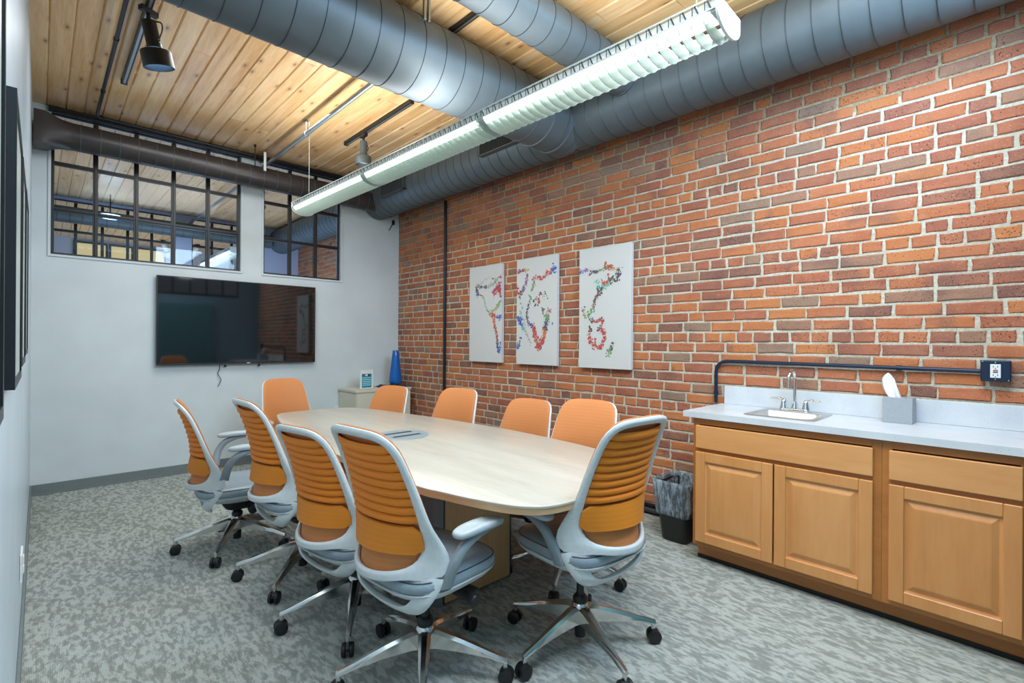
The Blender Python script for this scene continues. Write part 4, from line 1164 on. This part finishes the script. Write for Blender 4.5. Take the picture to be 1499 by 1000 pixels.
canvas(2.225, 2.757, 1.127, 2.164, 'white map canvas with a small red-ringed island continent, nearest the sink',
    [([(.02, .19), (.12, .175), (.22, .19), (.34, .20), (.46, .19), (.56, .17), (.66, .185), (.76, .21)], 'bpkkggry', .035, 120, 1.4),
     ([(.76, .21), (.78, .24), (.70, .27), (.60, .29), (.52, .31), (.44, .34), (.40, .38)], 'kkkrtk', .045, 120, 1.6),
     ([(.40, .38), (.32, .44), (.30, .50), (.22, .54), (.16, .57), (.10, .53), (.08, .50)], 'wwgggyk', .035, 120, .9),
     ([(.22, .58), (.30, .62), (.40, .60), (.48, .59), (.46, .64)], 'krrwr', .03, 120, 1.3),
     ([(.24, .66), (.22, .72), (.24, .78), (.34, .81), (.42, .83), (.50, .78), (.50, .70), (.44, .66), (.40, .68)], 'wrrrrrrrk', .035, 150, 1.2),
     ([(.60, .88), (.64, .83), (.70, .78)], 'gkk', .035, 110, 1.6)],
    [(.58, .17, .05, 'r'), (.62, .87, .035, 'g'), (.36, .29, .03, 't'), (.58, .31, .04, 't'), (.48, .28, .03, 'r'), (.32, .81, .04, 'r'), (.02, .19, .025, 'b')], 3)

# ------------------------------------------------------------------ television
tv = empty('television', (1.58, 5.835, 1.536), 0, 'wide black flat television mounted on the far white wall', 'television')
W_, H_ = .769, .440
bz = MB(); bz.box(-W_, W_, -.012, .028, -H_, H_); bz.build('cabinet', 'black_plastic', tv, bevel=.003)
MB().box(-W_+.009, W_-.009, -.0145, -.0122, -H_+.018, H_-.009).build('screen', 'tv_glass', tv)
b = MB(); b.box(-W_+.002, W_-.002, -.016, -.012, -H_+.001, -H_+.015); b.build('lower_bezel', 'black_plastic', tv, bevel=.001)
b = MB(); b.box(.030, .060, -.0168, -.016, -H_+.004, -H_+.012); b.build('badge', 'white_plastic', tv)
MB().box(.062, .068, -.0168, -.016, -H_+.004, -H_+.012).build('badge_mark', 'red_button', tv)
MB().box(-.3, .3, .028, .054, -.2, .2).build('wall_mount', 'black_plastic', tv)
b = MB(); b.tube(catmull([(-.215, .03, -H_+.01), (-.22, .03, -H_-.06), (-.235, .03, -H_-.10), (-.205, .03, -H_-.16), (-.22, .03, -H_-.21), (-.235, .03, -H_-.235)], 6), .0035, 6)
b.build('cable', 'black_plastic', tv, smooth=True)
for x in (-.165, .165):
    b = MB(); b.tube([(x, .03, -H_), (x, .03, -H_-.02)], .004, 6); b.lathe([(.006, -.0), (.012, -.01), (.012, -.018), (.004, -.022)], 12, at=(x, .03, -H_-.012))
    b.build('mount_pull', 'black_plastic', tv, smooth=True)

# ------------------------------------------------------------------ corner credenza with its things
cr = empty('credenza', (3.03, 5.64, 0), 0, 'pale laminate storage cabinet in the far corner by the brick wall', 'cabinet')
b = MB(); b.box(-.365, .365, -.218, .225, .03, .738); b.build('carcass', 'credenza_laminate', cr, bevel=.002)
MB().box(-.375, .375, -.235, .23, .738, .768).build('top', 'credenza_laminate', cr, bevel=.003)
for i, (z0, z1) in enumerate(((.505, .728), (.275, .498), (.045, .268))):
    d = MB().box(-.360, -.002, -.236, -.2185, z0, z1).build('drawer', 'credenza_laminate', cr, bevel=.002)
    MB().tube([(-.08, -.238, (z0+z1)/2+.06), (-.08, -.256, (z0+z1)/2+.06), (-.10, -.256, (z0+z1)/2+.06), (-.10, -.238, (z0+z1)/2+.06)], .006, 6).build('handle', 'dark_grey_plastic', d)
d = MB().box(.002, .360, -.236, -.2185, .045, .728).build('door', 'credenza_laminate', cr, bevel=.002)
sg = empty('sign_holder', (2.85, 5.52, .7685), 0, 'small white-framed teal notice standing on the corner cabinet', 'sign')
b = MB(); b.box(-.083, .083, -.004, .004, 0, .228); b.box(-.083, .083, -.004, .06, 0, .004); b.build('holder', 'white_plastic', sg, bevel=.001)
MB().box(-.062, .062, -.0052, -.004, .018, .183).build('print', 'teal_print', sg)
b = MB()
for i in range(5): b.box(-.052, .052, -.0060, -.0052, .045+i*.022, .050+i*.022)
b.build('text_lines', 'white_plastic', sg)
b = MB(); b.box(-.062, .062, -.0060, -.0052, .150, .183); b.box(-.062, .062, -.006, -.0052, .018, .032)
b.build('header_band', 'teal_dark_print', sg)
b = MB(); b.box(-.02, .012, -.0066, -.0060, .158, .176); b.build('logo_patch', 'white_plastic', sg)
b = MB(); b.box(.014, .032, -.0066, -.0060, .156, .178); b.build('logo_dark', 'black_plastic', sg)
vs = MB().lathe([(0, 0), (.062, 0), (.078, .012), (.080, .04), (.076, .09), (.060, .22), (.046, .34), (.038, .42), (.036, .425), (.033, .42), (.04, .34), (.05, .2), (.05, .05), (0, .03)], 36, cap=False).build('vase', 'blue_glass', smooth=True, sharp=60)
vs.location = (3.29, 5.60, .803); tag(vs, 'tall tapering blue vase on the corner cabinet', 'vase')
# rumpled dark cloth under the vase
rs = random.Random(4); V = []; F = []; NX, NY = 22, 12
for i in range(NX+1):
    for j in range(NY+1):
        u_, v_ = i/NX, j/NY
        x = 3.06+u_*.33; y = 5.47+v_*.26
        ed = min(u_, 1-u_, v_, 1-v_)*6
        h = .012+.010*math.sin(u_*15+v_*6)+.006*math.sin(v_*23+u_*5)
        V.append((x+.012*math.sin(v_*9), y+.015*math.sin(u_*11), .7695+max(.001, min(1, ed)*max(.002, h))))
for i in range(NX):
    for j in range(NY): F.append((i*(NY+1)+j, (i+1)*(NY+1)+j, (i+1)*(NY+1)+j+1, i*(NY+1)+j+1))
sc_ = mkobj('cloth', V, F, 'cloth_purple', smooth=True, solid=.002); tag(sc_, 'rumpled dark purple cloth under the blue vase', 'cloth')
# wall outlets
ot = empty('wall_outlet', (2.655, 5.889, .51), 0, 'small outlet with brown sockets low on the far wall beside the corner cabinet', 'outlet')
MB().box(-.045, .045, -.006, 0, -.035, .035).build('plate', 'white_plastic', ot, bevel=.002)
for x in (-.022, .022): MB().box(x-.014, x+.014, -.010, -.006, -.012, .012).build('socket', 'brown_plastic', ot, bevel=.002)
ot = empty('wall_outlet', (XL+.001, 3.05, .36), 0, 'white outlet cover low on the left wall', 'outlet')
MB().box(0, .008, -.07, .07, -.06, .06).build('plate', 'white_plastic', ot, bevel=.002)
for z_ in (-.022, .022): MB().box(.008, .013, -.02, .02, z_-.015, z_+.015).build('socket', 'white_plastic', ot, bevel=.002)
# framed pictures along the left wall
for (y0, y1, th, lb) in ((.52, 1.03, .022, 'black framed picture on the left wall, closest to the camera'), (1.573, 2.10, .0195, 'black framed picture on the left wall whose dark side edge faces the camera'),
                     (2.18, 2.64, .0195, 'black framed picture on the left wall, between two others'), (2.70, 3.12, .0195, 'black framed picture on the left wall, farthest from the camera')):
    z0, z1 = (1.234, 1.913) if y0 < 2 else ((1.262, 1.92) if y0 < 2.5 else (1.285, 1.935))
    e = empty('framed_picture', (XL, y0, z0), 0, lb, 'picture', 'black framed pictures on the left wall')
    b = MB(); k = .02; W_, H_ = y1-y0, z1-z0
    b.box(.0005, th, 0, k, 0, H_); b.box(.0005, th, W_-k, W_, 0, H_); b.box(.0005, th, k, W_-k, 0, k); b.box(.0005, th, k, W_-k, H_-k, H_)
    b.build('frame', 'picture_black', e)
    MB().box(.0005, th-.004, k, W_-k, k, H_-k).build('print', 'louver_white', e)
